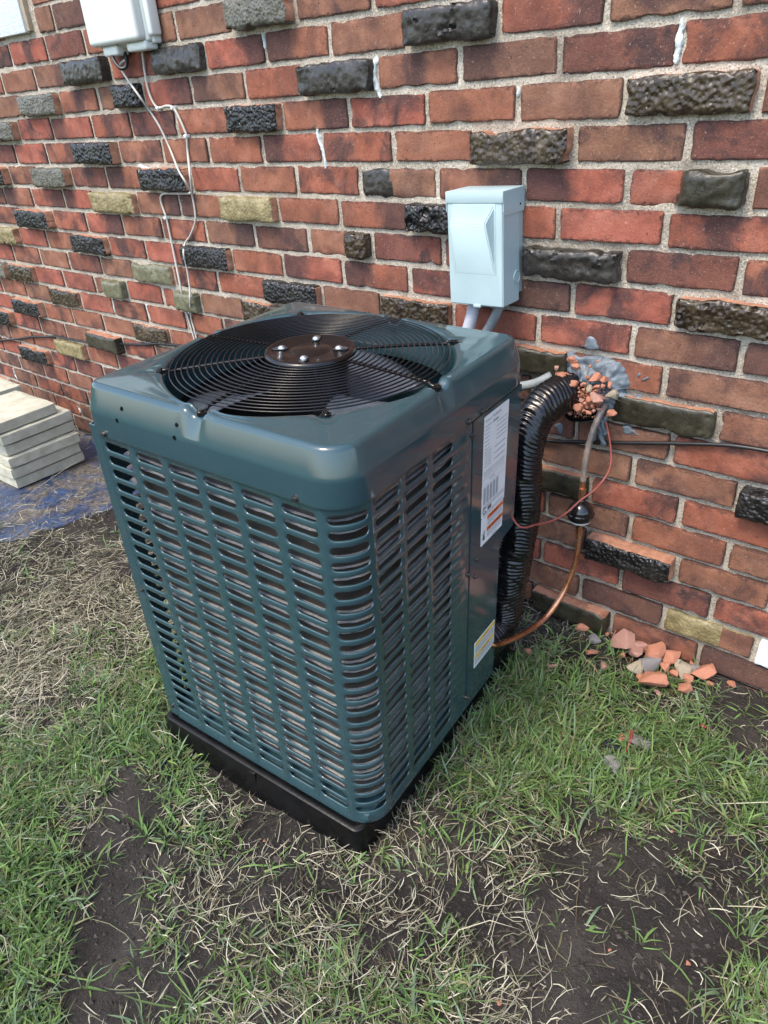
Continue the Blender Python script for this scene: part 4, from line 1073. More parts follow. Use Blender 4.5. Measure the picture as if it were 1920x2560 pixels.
for k, pts in enumerate(([(880, 850), (862, 930), (850, 1030)], [(905, 850), (898, 940), (930, 1080)], [(935, 830), (925, 920), (950, 990)])):
    PP = [wall_pt(*S(*p), -0.022 + 0.004 * i) for i, p in enumerate(pts)]
    link('drip', tube(resample(catmull(PP, 6), 0.004), [0.0075] * 2 + [0.006] * 200, 9, name='drip', radf=lambda i, j, a: 0.0018 * math.sin(i * 0.9 + a * 2)), seal, SEAL)
# raised black patch painting the shade of the gap between putty and rubble
CAV = mat('cavity_shade_black', 0.95, 0.1, col=(0.006, 0.005, 0.005))
cv = wall_patch([S(*p) for p in [(620, 620), (700, 600), (860, 560), (940, 640), (960, 740), (950, 800), (880, 830), (780, 850), (660, 830), (610, 740)]], 0.010, 21, 6, sub=3)
for v in cv.vertices: v.co.y -= 0.026
link('cavity_shade', cv, seal, CAV)

# ---- brick fragments
FRAG = m_mottled('broken_brick_orange', (0.45, 0.175, 0.105), (0.64, 0.31, 0.205), 45, 0.9, 130, 0.8, 0.003, 0.2, rnd=True)
FRAG2 = m_mottled('broken_brick_pink', (0.40, 0.21, 0.165), (0.58, 0.34, 0.27), 45, 0.9, 130, 0.8, 0.003, 0.2, rnd=True)
STONE = m_mottled('grey_stone', (0.17, 0.16, 0.16), (0.32, 0.30, 0.29), 40, 0.9, 140, 0.7, 0.003, 0.2, rnd=True)
TAN = m_mottled('tan_mortar_lump', (0.36, 0.30, 0.22), (0.52, 0.45, 0.34), 60, 0.95, 200, 0.8, 0.003, 0.2, rnd=True)
def chunk_mesh(seed, n=15):
    r = np.random.default_rng(seed); bm = bmesh.new(); ax = np.array([1, r.uniform(0.6, 0.95), r.uniform(0.5, 0.85)])
    for _ in range(n):
        p = r.normal(size=3); p /= np.abs(p).max() ** 0.6 * np.linalg.norm(p) ** 0.4; bm.verts.new(p * ax * r.uniform(0.75, 1.0))
    res = bmesh.ops.convex_hull(bm, input=bm.verts); bmesh.ops.delete(bm, geom=[v for v in bm.verts if not v.link_faces], context='VERTS')
    bmesh.ops.bevel(bm, geom=list(bm.edges), offset=0.05, segments=1, affect='EDGES')
    bmesh.ops.subdivide_edges(bm, edges=list(bm.edges), cuts=1, use_grid_fill=True)
    bmesh.ops.triangulate(bm, faces=bm.faces)
    bmesh.ops.subdivide_edges(bm, edges=list(bm.edges), cuts=1, use_grid_fill=True); bmesh.ops.triangulate(bm, faces=bm.faces)
    for v in bm.verts: v.co *= 1 + 0.10 * float(fbm(v.co.x * 2.1 + seed, v.co.y * 2.1, v.co.z * 2.1)) + 0.045 * float(vnoise(v.co.x * 9 + seed, v.co.y * 9, v.co.z * 9))
    bmesh.ops.recalc_face_normals(bm, faces=bm.faces)
    me = bpy.data.meshes.new('brick_fragment'); bm.to_mesh(me); bm.free(); autosmooth(me, 32); return me
CHUNKS = {}
def chunk(name, loc, rad, m, seed, label, cat, group=None, squash=1.0):
    key = (seed % 9, m.name)
    if key not in CHUNKS: CHUNKS[key] = chunk_mesh(seed % 9 + 40); CHUNKS[key].materials.append(m)
    o = bpy.data.objects.new(name, CHUNKS[key]); COL.objects.link(o)
    r = random.Random(seed); o.location = loc; o.scale = (rad, rad, rad * squash); o.rotation_euler = (r.uniform(-0.5, 0.5), r.uniform(-0.5, 0.5), r.uniform(0, 6.28))
    return tag(o, label, cat, group)
PXM = 1 / 1180.0      # metres per photo pixel near the hole
FR = [(570, 510, 62, 0), (642, 562, 42, 0), (866, 492, 52, 0), (938, 512, 28, 0), (972, 562, 24, 0), (872, 572, 20, 0), (650, 336, 26, 0), (678, 362, 18, 0), (690, 396, 30, 0),
      (530, 412, 18, 1), (810, 400, 14, 0), (880, 355, 13, 0), (756, 555, 18, 0), (800, 592, 26, 3), (888, 682, 58, 1), (806, 690, 30, 0), (712, 748, 44, 0), (792, 746, 14, 0), (828, 742, 18, 0),
      (1000, 648, 46, 3), (996, 802, 40, 0), (760, 602, 14, 0), (722, 622, 14, 0), (700, 655, 15, 0), (920, 570, 15, 0), (835, 645, 14, 1), (740, 690, 18, 1), (770, 720, 15, 0), (800, 800, 18, 0), (845, 780, 16, 1), (710, 800, 14, 0), (640, 800, 20, 1), (895, 770, 20, 1), (760, 782, 13, 0), (860, 610, 16, 0), (795, 490, 16, 0), (745, 650, 12, 0)]
for k, (X, Y, s, mi) in enumerate(FR):
    m_ = (FRAG, FRAG2, STONE, TAN)[mi]; rad = s / 3.456 * PXM * 1.7
    p = wall_pt(*S(X, Y), -0.052 if 600 < X < 960 and Y > 540 else -0.036)
    lab = 'orange brick fragment pressed into the grey sealant round the pipe hole' if mi < 3 else 'tan mortar lump pressed into the grey sealant round the pipe hole'
    chunk('brick_fragment' if mi < 3 else 'mortar_lump', p, rad, m_, 100 + k, lab, 'brick fragment' if mi < 3 else 'mortar lump', 'brick fragments in the sealant' if mi < 3 else 'mortar lumps in the sealant')
# crumbs of brick dust too small to count
Vc, Fc = [], []
cr = random.Random(9)
for _ in range(900):
    X, Y = cr.gauss(770, 75), cr.gauss(690, 75)
    if not (640 < X < 960 and 560 < Y < 850): continue
    p = wall_pt(*S(X, Y), -0.036 - 0.016 * cr.random()); s = cr.uniform(0.0012, 0.0034); n = len(Vc)
    vs = [Vector((cr.uniform(-1, 1), cr.uniform(-1, 1), cr.uniform(-1, 1))).normalized() * s for _ in range(4)]
    Vc += [p + v for v in vs]; Fc += [(n, n + 1, n + 2), (n, n + 3, n + 1), (n, n + 2, n + 3), (n + 1, n + 3, n + 2)]
tag(link('brick_crumbs', fix_normals(pmesh('brick_crumbs', Vc, Fc)), None, FRAG), 'fine orange brick crumbs stuck in the sealant at the pipe hole', 'crumbs', kind='stuff')

# ---- insulated suction line in black ribbed wrap
HOSE = mat('black_ribbed_wrap', 0.2, 0.45, col=(0.005, 0.005, 0.006), coat=0.15); t = NT(HOSE)
t.rough(t.mr(t.noise(35, 5, 0.6, t.coord('Object')), 0.35, 0.7, 0.13, 0.42)); t.norm(t.bump(t.noise(120, 4, 0.6, t.coord('Object')), 0.35, 0.002))
HP_ = [wall_pt(1436, 972, 0.0), wall_pt(1408, 986, -0.045), wall_pt(1372, 1003, -0.085), wall_pt(1345, 1030, -0.115), wall_pt(1325, 1072, -0.140), wall_pt(1315, 1122, -0.155), wall_pt(1308, 1200, -0.167), wall_pt(1302, 1290, -0.177), wall_pt(1288, 1380, -0.190), wall_pt(1270, 1470, -0.210), wall_pt(1255, 1560, -0.235), apt((W - 0.05, D - 0.03, 0.03))]
HPs = resample(catmull(HP_, 14), 0.00125); NH = len(HPs)
hr = np.random.default_rng(2); ph = np.cumsum(hr.normal(0, 0.02, NH))
_I, _J = np.meshgrid(np.arange(NH), np.arange(54), indexing='ij'); _a = _J / 54 * 2 * np.pi
HN = fbm(_I * 0.16 + 3 * np.cos(_a), 3 * np.sin(_a), 4.0, 3); HN2 = fbm(_I * 0.05 + 2 * np.cos(_a), 2 * np.sin(_a), 9.0, 3)
def hose_r(i, j, a):
    s = i * 0.00125
    seg = s * 118 + 0.5 * math.sin(a * 2 + s * 9) + 0.3 * math.sin(a * 3 - s * 23) + ph[i]
    rib = 0.0026 * abs(math.sin(seg * math.pi)) ** 0.7
    tape = math.exp(-((s - 0.255) / 0.012) ** 4) + math.exp(-((s - 0.44) / 0.010) ** 4) + math.exp(-((s - 0.13) / 0.006) ** 4)
    rib *= (1 - 0.8 * min(1, tape))
    wr = float(HN[i, j]) * 0.0016
    return wr + rib * (0.75 + 0.5 * float(HN2[i, j])) + 0.0016 * math.sin(a * 2 + s * 14) + 0.0014 * math.sin(a + s * 31) + 0.0022 * min(1, tape) + 0.0008 * math.sin(a * 7 + s * 60)
hr_ = [0.0385 * (0.94 if i < 30 else 1.0) for i in range(NH)]
o = link('insulated_pipe', tube(HPs, hr_, 54, radf=hose_r, name='insulated_pipe'), None, HOSE)
tag(o, 'thick pipe in black ribbed wrap running from the sealed hole down the wall', 'pipe')

# ---- copper liquid line with filter drier
COPPER = mat('copper_pipe', 0.3, 0.5, 0.9, (0.55, 0.22, 0.10)); t = NT(COPPER); v = t.coord('Object')
t.col(t.ramp(t.noise(16, 5, 0.6, v), [(0.3, (0.22, 0.10, 0.05)), (0.5, (0.52, 0.23, 0.11)), (0.68, (0.66, 0.36, 0.24)), (0.8, (0.55, 0.50, 0.46))])); t.rough(t.mr(t.noise(30, 4, 0.6, v), 0.35, 0.7, 0.22, 0.5))
acin = apt((W - 0.02, 0.478, 0.085))
CL = [wall_pt(1512, 1012, -0.02), wall_pt(1500, 1035, -0.038), wall_pt(1480, 1085, -0.052), wall_pt(1466, 1140, -0.060), wall_pt(1458, 1200, -0.064), wall_pt(1453, 1245, -0.066), wall_pt(1451, 1285, -0.068), wall_pt(1448, 1330, -0.070), wall_pt(1444, 1375, -0.074), wall_pt(1432, 1425, -0.084), wall_pt(1410, 1478, -0.104), wall_pt(1372, 1535, -0.150), wall_pt(1325, 1575, -0.215), wall_pt(1275, 1600, -0.290), wall_pt(1236, 1613, -0.352), acin]
liq = link('copper_line', tube(resample(catmull(CL, 12), 0.004), 0.0063, 14, name='copper_line'), None, COPPER)
tag(liq, 'bare copper pipe with a black ball filter drier hanging before the wall', 'pipe')
dc = wall_pt(1451, 1283, -0.068); DBLK = m_mottled('drier_black_enamel', (0.006, 0.006, 0.007), (0.009, 0.009, 0.010), 30, 0.12, 100, 0.03, 0.001, 0.5, 0.4)
def lathe(name, prof_, c, mm, parent, n=40):
    V = []; F = []
    for r, z in prof_:
        for k in range(n): a = 2 * math.pi * k / n; V.append((c.x + r * math.cos(a), c.y + r * math.sin(a), c.z + z))
    for i in range(len(prof_) - 1):
        for k in range(n): a, b = i * n + k, i * n + (k + 1) % n; F.append((a, b, b + n, a + n))
    me = fix_normals(pmesh(name, V, F, smooth=True)); autosmooth(me, 40); return link(name, me, parent, mm)
pr_ = [(0.006, 0.037), (0.0075, 0.0355), (0.0080, 0.032)] + [(0.0285 * math.cos(math.radians(a)), 0.0035 + 0.0285 * math.sin(math.radians(a))) for a in range(74, -1, -8)] + [(0.0310, 0.0028), (0.0316, 0.0), (0.0310, -0.0028)] + [(0.0285 * math.cos(math.radians(a)), -0.0035 - 0.0245 * math.sin(math.radians(a))) for a in range(0, 75, 8)] + [(0.0080, -0.030), (0.0075, -0.034), (0.006, -0.036)]
fd = lathe('filter_drier', pr_, dc, DBLK, liq)
bnd = [(0.0287 * math.cos(math.radians(a)) + 0.0004, -0.0035 - 0.0245 * math.sin(math.radians(a)) - 0.0003) for a in range(20, 52, 4)]
lathe('white_label_band', bnd, dc, LAB, fd)
for z in (0.058, -0.046): MB().cyl(dc + Vector((0.0005, 0, z - 0.006)), dc + Vector((0.0005, 0, z + 0.006)), 0.0076, n=16).build('brazed_coupling', COPPER, liq)
SOLD = m_mottled('dulled_copper', (0.16, 0.15, 0.15), (0.44, 0.34, 0.28), 28, 0.42, 160, 0.4, 0.0015, 0.5, metal=0.45)
up_ = [p for p in resample(catmull(CL, 12), 0.004) if p.z > dc.z + 0.075]
link('sealant_film', tube(up_, [0.0088 - 0.0020 * min(1, i / 14) for i in range(len(up_))], 12, name='sealant_film', radf=lambda i, j, a: 0.0005 * math.sin(i * 1.3 + a * 3)), liq, SOLD)
# ---- thin red control wire
REDW = m_mottled('red_brown_wire', (0.22, 0.055, 0.045), (0.33, 0.095, 0.08), 40, 0.5, 200, 0.1, 0.001)
RWP = [wall_pt(1510, 1035, -0.015), wall_pt(1516, 1060, -0.022), wall_pt(1524, 1100, -0.026), wall_pt(1528, 1140, -0.030), wall_pt(1524, 1172, -0.040), wall_pt(1510, 1198, -0.055), wall_pt(1485, 1226, -0.085), wall_pt(1450, 1252, -0.115), wall_pt(1415, 1283, -0.140), wall_pt(1380, 1302, -0.185), wall_pt(1340, 1312, -0.245), wall_pt(1300, 1317, -0.300), apt((W - 0.012, 0.5300, 0.400))]
tag(link('control_wire', tube(resample(catmull(RWP, 8), 0.005), 0.0021, 8, name='control_wire'), None, REDW), 'thin red brown wire drooping from the sealed hole to the air conditioner', 'wire')

# ================================================================== PAVERS
PAVM = m_mottled('concrete_paver', (0.36, 0.345, 0.26), (0.54, 0.525, 0.42), 22, 0.92, 260, 0.7, 0.002, 0.2, rnd=True)
t = NT(PAVM)
def paver_mesh(seed, sx, sy, h):
    bm = bmesh.new(); bmesh.ops.create_cube(bm, size=1)
    for v in bm.verts: v.co = Vector((v.co.x * sx, v.co.y * sy, (v.co.z + 0.5) * h))
    bmesh.ops.subdivide_edges(bm, edges=bm.edges, cuts=9, use_grid_fill=True)
    for v in bm.verts:
        c = v.co; ex = max(0, abs(c.x) - sx / 2 + 0.001) > 0; ey = abs(c.y) > sy / 2 - 1e-4; ez = c.z < 1e-5 or c.z > h - 1e-5
        n_ = float(fbm(c.x * 30 + seed, c.y * 30, c.z * 40 + seed)); k = sum((abs(c.x) > sx / 2 - 1e-4, ey, ez))
        f = 0.0012 * n_ + (0.0028 + 0.002 * n_ if k >= 2 else 0)
        c.x -= math.copysign(f, c.x) if abs(c.x) > sx / 2 - 1e-4 else 0; c.y -= math.copysign(f, c.y) if ey else 0
        c.z += (f if c.z < h / 2 else -f) if ez else 0
    me = bpy.data.meshes.new('concrete_paver'); bm.to_mesh(me); bm.free(); autosmooth(me, 45); me.materials.append(PAVM); return me
ords = ['bottom mossy concrete paver of the stack by the wall', 'second concrete paver from the bottom of the stack', 'third concrete paver from the bottom of the stack', 'fourth concrete paver from the bottom of the stack', 'fifth concrete paver of the stack, under the shifted top one', 'topmost concrete paver of the stack, shifted away from the wall']
PZ = 0.012; PH = 0.0445
for k in range(6):
    o = link('concrete_paver', paver_mesh(k * 5.3, 0.285, 0.285, PH - 0.0006))
    r = random.Random(k + 20)
    x = -1.290 + (0.008 if k < 4 else 0.004) * (k % 3 - 1); y = -0.326 + r.uniform(-0.006, 0.006)
    if k == 5: x, y = -1.300, -0.372
    o.location = (x - 0.1425 + 0.012, y, PZ + k * PH); o.rotation_euler = (0, 0, r.uniform(-0.03, 0.03)); tag(o, ords[k], 'paver', 'concrete pavers stacked by the wall')
for k in range(6):
    o = link('concrete_paver', paver_mesh(60 + k * 3.1, 0.285, 0.285, PH - 0.0006)); r = random.Random(k + 70)
    o.location = (-1.765 + r.uniform(-0.006, 0.006), -0.330 + r.uniform(-0.008, 0.008), PZ + k * PH); o.rotation_euler = (0, 0, r.uniform(-0.03, 0.03))
    tag(o, 'concrete paver of the neighbouring stack behind the nearer paver stack', 'paver', 'concrete pavers of the second stack')

# ================================================================== RUBBLE ON THE GROUND
Gp = lambda X, Y: (1150 + X / 1.236, 1500 + Y / 1.236)
RUB = [(375, 88, 21, 0), (210, 165, 15, 0), (288, 208, 12, 1), (400, 168, 18, 0), (446, 208, 11, 1), (418, 125, 19, 2), (513, 122, 36, 1), (565, 130, 20, 1), (545, 165, 24, 1), (604, 158, 38, 0), (652, 186, 28, 0), (590, 206, 28, 2), (540, 212, 22, 3), (592, 262, 32, 0), (682, 282, 22, 0), (748, 226, 31, 0), (716, 202, 14, 0), (840, 264, 11, 0), (690, 222, 28, 3), (550, 100, 9, 1), (730, 180, 22, 2), (500, 432, 10, 0), (545, 440, 26, 2), (470, 508, 26, 2), (60, 170, 8, 0), (630, 215, 16, 0), (575, 145, 13, 0), (620, 238, 13, 1), (660, 232, 15, 0), (525, 148, 14, 2), (560, 240, 12, 0), (700, 250, 14, 0), (640, 128, 10, 1), (480, 140, 12, 0), (500, 175, 9, 0), (770, 262, 9, 0), (610, 290, 10, 1), (455, 110, 9, 0)]
names = ['orange', 'dusty pink', 'grey', 'tan']
for k, (X, Y, s, mi) in enumerate(RUB):
    px, py = Gp(X, Y); rad = s / 1.236 / 1230 * 1.75
    p = ground_pt(px, py + s / 1.236 * 0.35, 0.0); p.z = rad * (0.50 if k not in (22, 23) else 0.05) + 0.003
    if p.y > -rad * 0.8: p.y = -rad * 0.8
    m_ = (FRAG, FRAG2, STONE, TAN)[mi]
    if k == 9: lab, grp = 'largest orange brick chunk with a soot mark, in the rubble by the wall', None
    elif k == 15: lab, grp = 'orange brick chunk lying apart at the right end of the rubble', None
    elif k == 22: lab, grp = 'flat grey stone sunk in the grass beside the black scrap', None
    elif k == 23: lab, grp = 'flat grey stone half buried in the grass away from the wall', None
    elif mi < 2: lab, grp = f'{names[mi]} broken brick lump in the grass at the wall foot', f'{names[mi]} brick rubble at the wall foot'
    else: lab, grp = f'{names[mi]} stone lump among the brick rubble at the wall foot', f'{names[mi]} lumps in the rubble'
    if k == 15: lab = 'orange brick chunk lying apart on bare soil beyond the rubble heap'
    chunk('brick_fragment' if mi < 2 else 'stone', p, rad, m_, 300 + k, lab, 'brick fragment' if mi < 2 else 'stone', grp, 0.8)
for k, (px, py, s) in enumerate([(1140, 1895, 6), (1525, 2380, 7), (1250, 2510, 10), (1720, 2410, 7), (660, 2104, 7), (1680, 2080, 5), (1690, 2030, 6), (1405, 1835, 5)]):
    p = ground_pt(px, py); rad = s / 1500; p.z = rad * 0.5
    chunk('brick_fragment', p, rad, FRAG, 400 + k, 'tiny orange brick crumb lying on bare soil in the lawn', 'brick fragment', 'brick crumbs scattered on the lawn', 0.8)
# odds and ends in the grass
RUBB = mat('black_rubber_scrap', 0.5, 0.4, col=(0.01, 0.012, 0.018)); REDP = mat('red_plastic_scrap', 0.4, 0.5, col=(0.35, 0.03, 0.03))
g1 = ground_pt(1532, 1866); mb = MB(); mb.box((g1.x - 0.02, g1.y - 0.012, 0.002), (g1.x + 0.018, g1.y + 0.010, 0.010), 0.004, 2, Matrix.Rotation(0, 4, 'Z')); tag(mb.build('rubber_scrap', RUBB), 'small black rubber scrap beside a grey stone in the grass', 'scrap')
g2, g3 = ground_pt(1563, 1885), ground_pt(1576, 1845); tag(link('red_wire_stub', tube(catmull([g2 + Vector((0, 0, 0.004)), g2.lerp(g3, 0.5) + Vector((0.004, 0, 0.02)), g3 + Vector((0, 0, 0.024))], 6), 0.0022, 8, name='red_wire_stub'), None, REDP), 'short red wire stub sticking up beside the black scrap', 'wire')
g4 = ground_pt(1758, 1820); mb = MB(); mb.box((g4.x - 0.006, g4.y - 0.0025, 0.003), (g4.x + 0.006, g4.y + 0.0025, 0.007), 0.001, 1); tag(mb.build('red_plastic_bit', REDP), 'tiny red plastic bit on bare soil near the wall', 'scrap')

# ================================================================== GROUND
def ground_h(x, y):
    h = 0.011 * fbm(x * 3.1, y * 3.1, 1.5, 3) + 0.0075 * fbm(x * 13, y * 13, 4.2, 4) + 0.0042 * fbm(x * 42, y * 42, 8.0, 3)
    h = h - 0.004 + 0.034 * np.exp(-((x - 0.12) / 0.22) ** 2 - ((y + 0.93) / 0.16) ** 2)
    # the soil rises a little against the pad and to the left
    h = h + 0.022 * sstep(0.35, -0.2, x) * sstep(-0.2, -0.6, y) * sstep(-1.6, -1.0, x)
    return h * sstep(4.5, 2.2, np.hypot(x - 0.3, y + 0.6))
def axis(a, b, fine, lo, hi):
    m = np.arange(a, b, fine); l = -np.geomspace(0.05, lo, 14)[::-1] + a; r = np.geomspace(0.05, hi, 14) + b
    return np.concatenate([l, m, r])
gx = axis(-2.35, 1.75, 0.0125, 60, 60); gy = axis(-1.95, 0.02, 0.0125, 60, 14)
GX, GY = np.meshgrid(gx, gy, indexing='ij'); GZ = ground_h(GX, GY)
ii = np.arange(GX.size).reshape(GX.shape)
V = np.stack([GX, GY, GZ], -1).reshape(-1, 3); F = np.stack([ii[:-1, :-1], ii[1:, :-1], ii[1:, 1:], ii[:-1, 1:]], -1).reshape(-1, 4)
SOIL = mat('soil', 0.95, 0.2); t = NT(SOIL); v = t.coord('Object')
c = t.ramp(t.noise(5, 6, 0.6, v, 0.4), [(0.3, (0.019, 0.0165, 0.0150)), (0.5, (0.034, 0.0295, 0.0265)), (0.74, (0.068, 0.059, 0.052))])
c = t.mix(t.mr(t.noise(160, 3, 0.6, v), 0.55, 0.75), c, (0.060, 0.052, 0.045))
c = t.mix(t.math('MULTIPLY', t.mr(t.noise(330, 2, 0.5, v), 0.74, 0.78), 0.8), c, (0.42, 0.39, 0.34))
# the lawn far from the house is plain grass
sx = t.n('ShaderNodeSeparateXYZ'); t.l(v, sx.inputs[0])
dist = t.n('ShaderNodeVectorMath', operation='DISTANCE'); t.l(v, dist.inputs[0]); dist.inputs[1].default_value = (0.2, -0.6, 0)
c = t.mix(t.mr(dist.outputs['Value'], 2.4, 3.4), c, t.ramp(t.noise(9, 5, 0.65, v), [(0.3, (0.030, 0.045, 0.015)), (0.7, (0.085, 0.115, 0.040))]))
t.col(c); t.rough(t.mr(t.noise(8, 4, 0.6, v), 0.35, 0.65, 0.8, 0.97))
b = t.bump(t.noise(38, 6, 0.75, v), 1.0, 0.018); b = t.bump(t.noise(190, 4, 0.65, v), 0.8, 0.003, b); t.norm(b)
gr = link('ground', pmesh('ground', V, F, smooth=True), None, SOIL); gr['kind'] = 'structure'
def gz_at(x, y): return ground_h(np.asarray(x, float), np.asarray(y, float))

# ---- blue plastic sheet lying half covered with soil round the pavers
TARP = mat('blue_sheet', 0.35, 0.5); t = NT(TARP); v = t.coord('Object')
dirt = t.mr(t.noise(7, 7, 0.7, v, 0.8), 0.43, 0.58); bl = t.ramp(t.noise(18, 5, 0.6, v), [(0.3, (0.012, 0.024, 0.065)), (0.7, (0.045, 0.080, 0.165))])
sand = t.ramp(t.noise(90, 4, 0.7, v), [(0.35, (0.040, 0.034, 0.030)), (0.6, (0.135, 0.118, 0.100)), (0.75, (0.30, 0.28, 0.25))])
t.col(t.mix(dirt, bl, sand)); t.rough(t.mr(dirt, 0, 1, 0.3, 0.95))
b = t.bump(t.noise(22, 6, 0.65, v), 0.6, 0.008); t.norm(t.bump(t.noise(170, 4, 0.7, v), 0.6, 0.003, b))
tp = [(0, 1372), (60, 1362), (125, 1335), (175, 1322), (235, 1290), (292, 1264), (330, 1240), (420, 1200), (520, 1130), (380, 1060), (222, 1082), (190, 1062), (120, 1045), (40, 1010), (-120, 1030), (-260, 1180), (-180, 1360), (-60, 1385)]
pts = [ground_pt(*p) for p in tp]; pts = catmull(pts + pts[:1], 5)[:-1]; cx_ = sum((p for p in pts), Vector()) / len(pts)
V = [(cx_.x, cx_.y)]; nr_ = 26
for k in range(1, nr_ + 1):
    for j, p in enumerate(pts):
        q = cx_.lerp(p, k / nr_); w = 0.014 * k / nr_; V.append((q.x + w * float(fbm(j * 0.7, k * 0.3, 3)), min(-0.012, q.y + w * float(fbm(j * 0.7 + 50, k * 0.3, 3)))))
V = np.array(V); m_ = len(pts); rad = np.array([0] + [k / nr_ for k in range(1, nr_ + 1) for _ in range(m_)])
Z = gz_at(V[:, 0], V[:, 1]) + 0.0055 + 0.006 * np.maximum(0, fbm(V[:, 0] * 9, V[:, 1] * 9, 2)) * (1 - rad ** 6); Z[rad >= 1] -= 0.004
F = [(0, 1 + j, 1 + (j + 1) % m_) for j in range(m_)]
for k in range(nr_ - 1):
    for j in range(m_): a, b_ = 1 + k * m_ + j, 1 + k * m_ + (j + 1) % m_; F.append((a, a + m_, b_ + m_, b_))
tag(link('plastic_sheet', fix_normals(pmesh('plastic_sheet', np.c_[V, Z], F, smooth=True)), None, TARP), 'dirty blue plastic sheet lying on the soil under the paver stack', 'plastic sheet')

# ---- grass: densities read off the photograph on a coarse grid, laid out on the ground
GXp = np.linspace(0, 1920, 9); GYp = np.array([1100, 1200, 1370, 1540, 1710, 1880, 2050, 2220, 2390, 2560])
GREEN = np.array([[0, 0, 0, 0, 0, 0, 0, 0, 0], [.04, 0, 0, 0, 0, 0, 0, 0, 0], [.12, .03, .05, .1, .1, .1, .02, 0, 0], [.30, .22, .3, .3, .3, .3, .18, .03, 0],
                  [.12, .55, .85, .5, .5, .75, .80, .55, .15], [.62, .85, .70, .28, .5, .92, .95, .80, .50], [.95, .62, .40, .10, .35, .50, .45, .55, .60],
                  [1.0, .48, .32, .25, .42, .38, .16, .22, .42], [1.0, .12, .42, .48, .50, .30, .12, .14, .48], [.9, .2, .48, .55, .52, .36, .24, .28, .55]])
DRY = np.array([[.1, .1, .1, .1, .1, .1, .1, .1, .1], [.22, .25, .2, .2, .2, .2, .05, .05, .05], [.50, .45, .4, .3, .3, .3, .10, .05, .05], [.62, .95, .7, .4, .4, .4, .40, .15, .05],
                [1.0, .95, .35, .3, .3, .35, .40, .35, .20], [.80, .50, .35, .22, .5, .40, .35, .35, .30], [.45, .42, .42, .30, .75, .65, .45, .40, .38],
                [.28, .30, .38, .50, .62, .50, .28, .20, .40], [.25, .14, .50, .65, .60, .42, .22, .14, .40], [.3, .28, .58, .62, .62, .48, .30, .26, .50]])
def dens(tab, px, py):
    fx = np.clip(px / 240, 0, 7.999); fy = np.interp(py, GYp, np.arange(10)); fy = np.clip(fy, 0, 8.999)
    i, j = fx.astype(int), fy.astype(int); u, w = fx - i, fy - j
    return (tab[j, i] * (1 - u) + tab[j, i + 1] * u) * (1 - w) + (tab[j + 1, i] * (1 - u) + tab[j + 1, i + 1] * u) * w
ADM = AM.inverted()
def keep_mask(x, y):
    """True where nothing stands on the ground"""
    z = np.zeros_like(x)
    P = np.stack([x, y, z, np.ones_like(x)], -1) @ np.array(ADM).T
    inpad = (P[:, 0] > -0.030) & (P[:, 0] < W - 0.008) & (P[:, 1] > -0.024) & (P[:, 1] < D + 0.07)
    pav = (x > -1.95) & (x < -1.26) & (y > -0.52) & (y < -0.15)
    return ~inpad & ~pav & (y < -0.006)
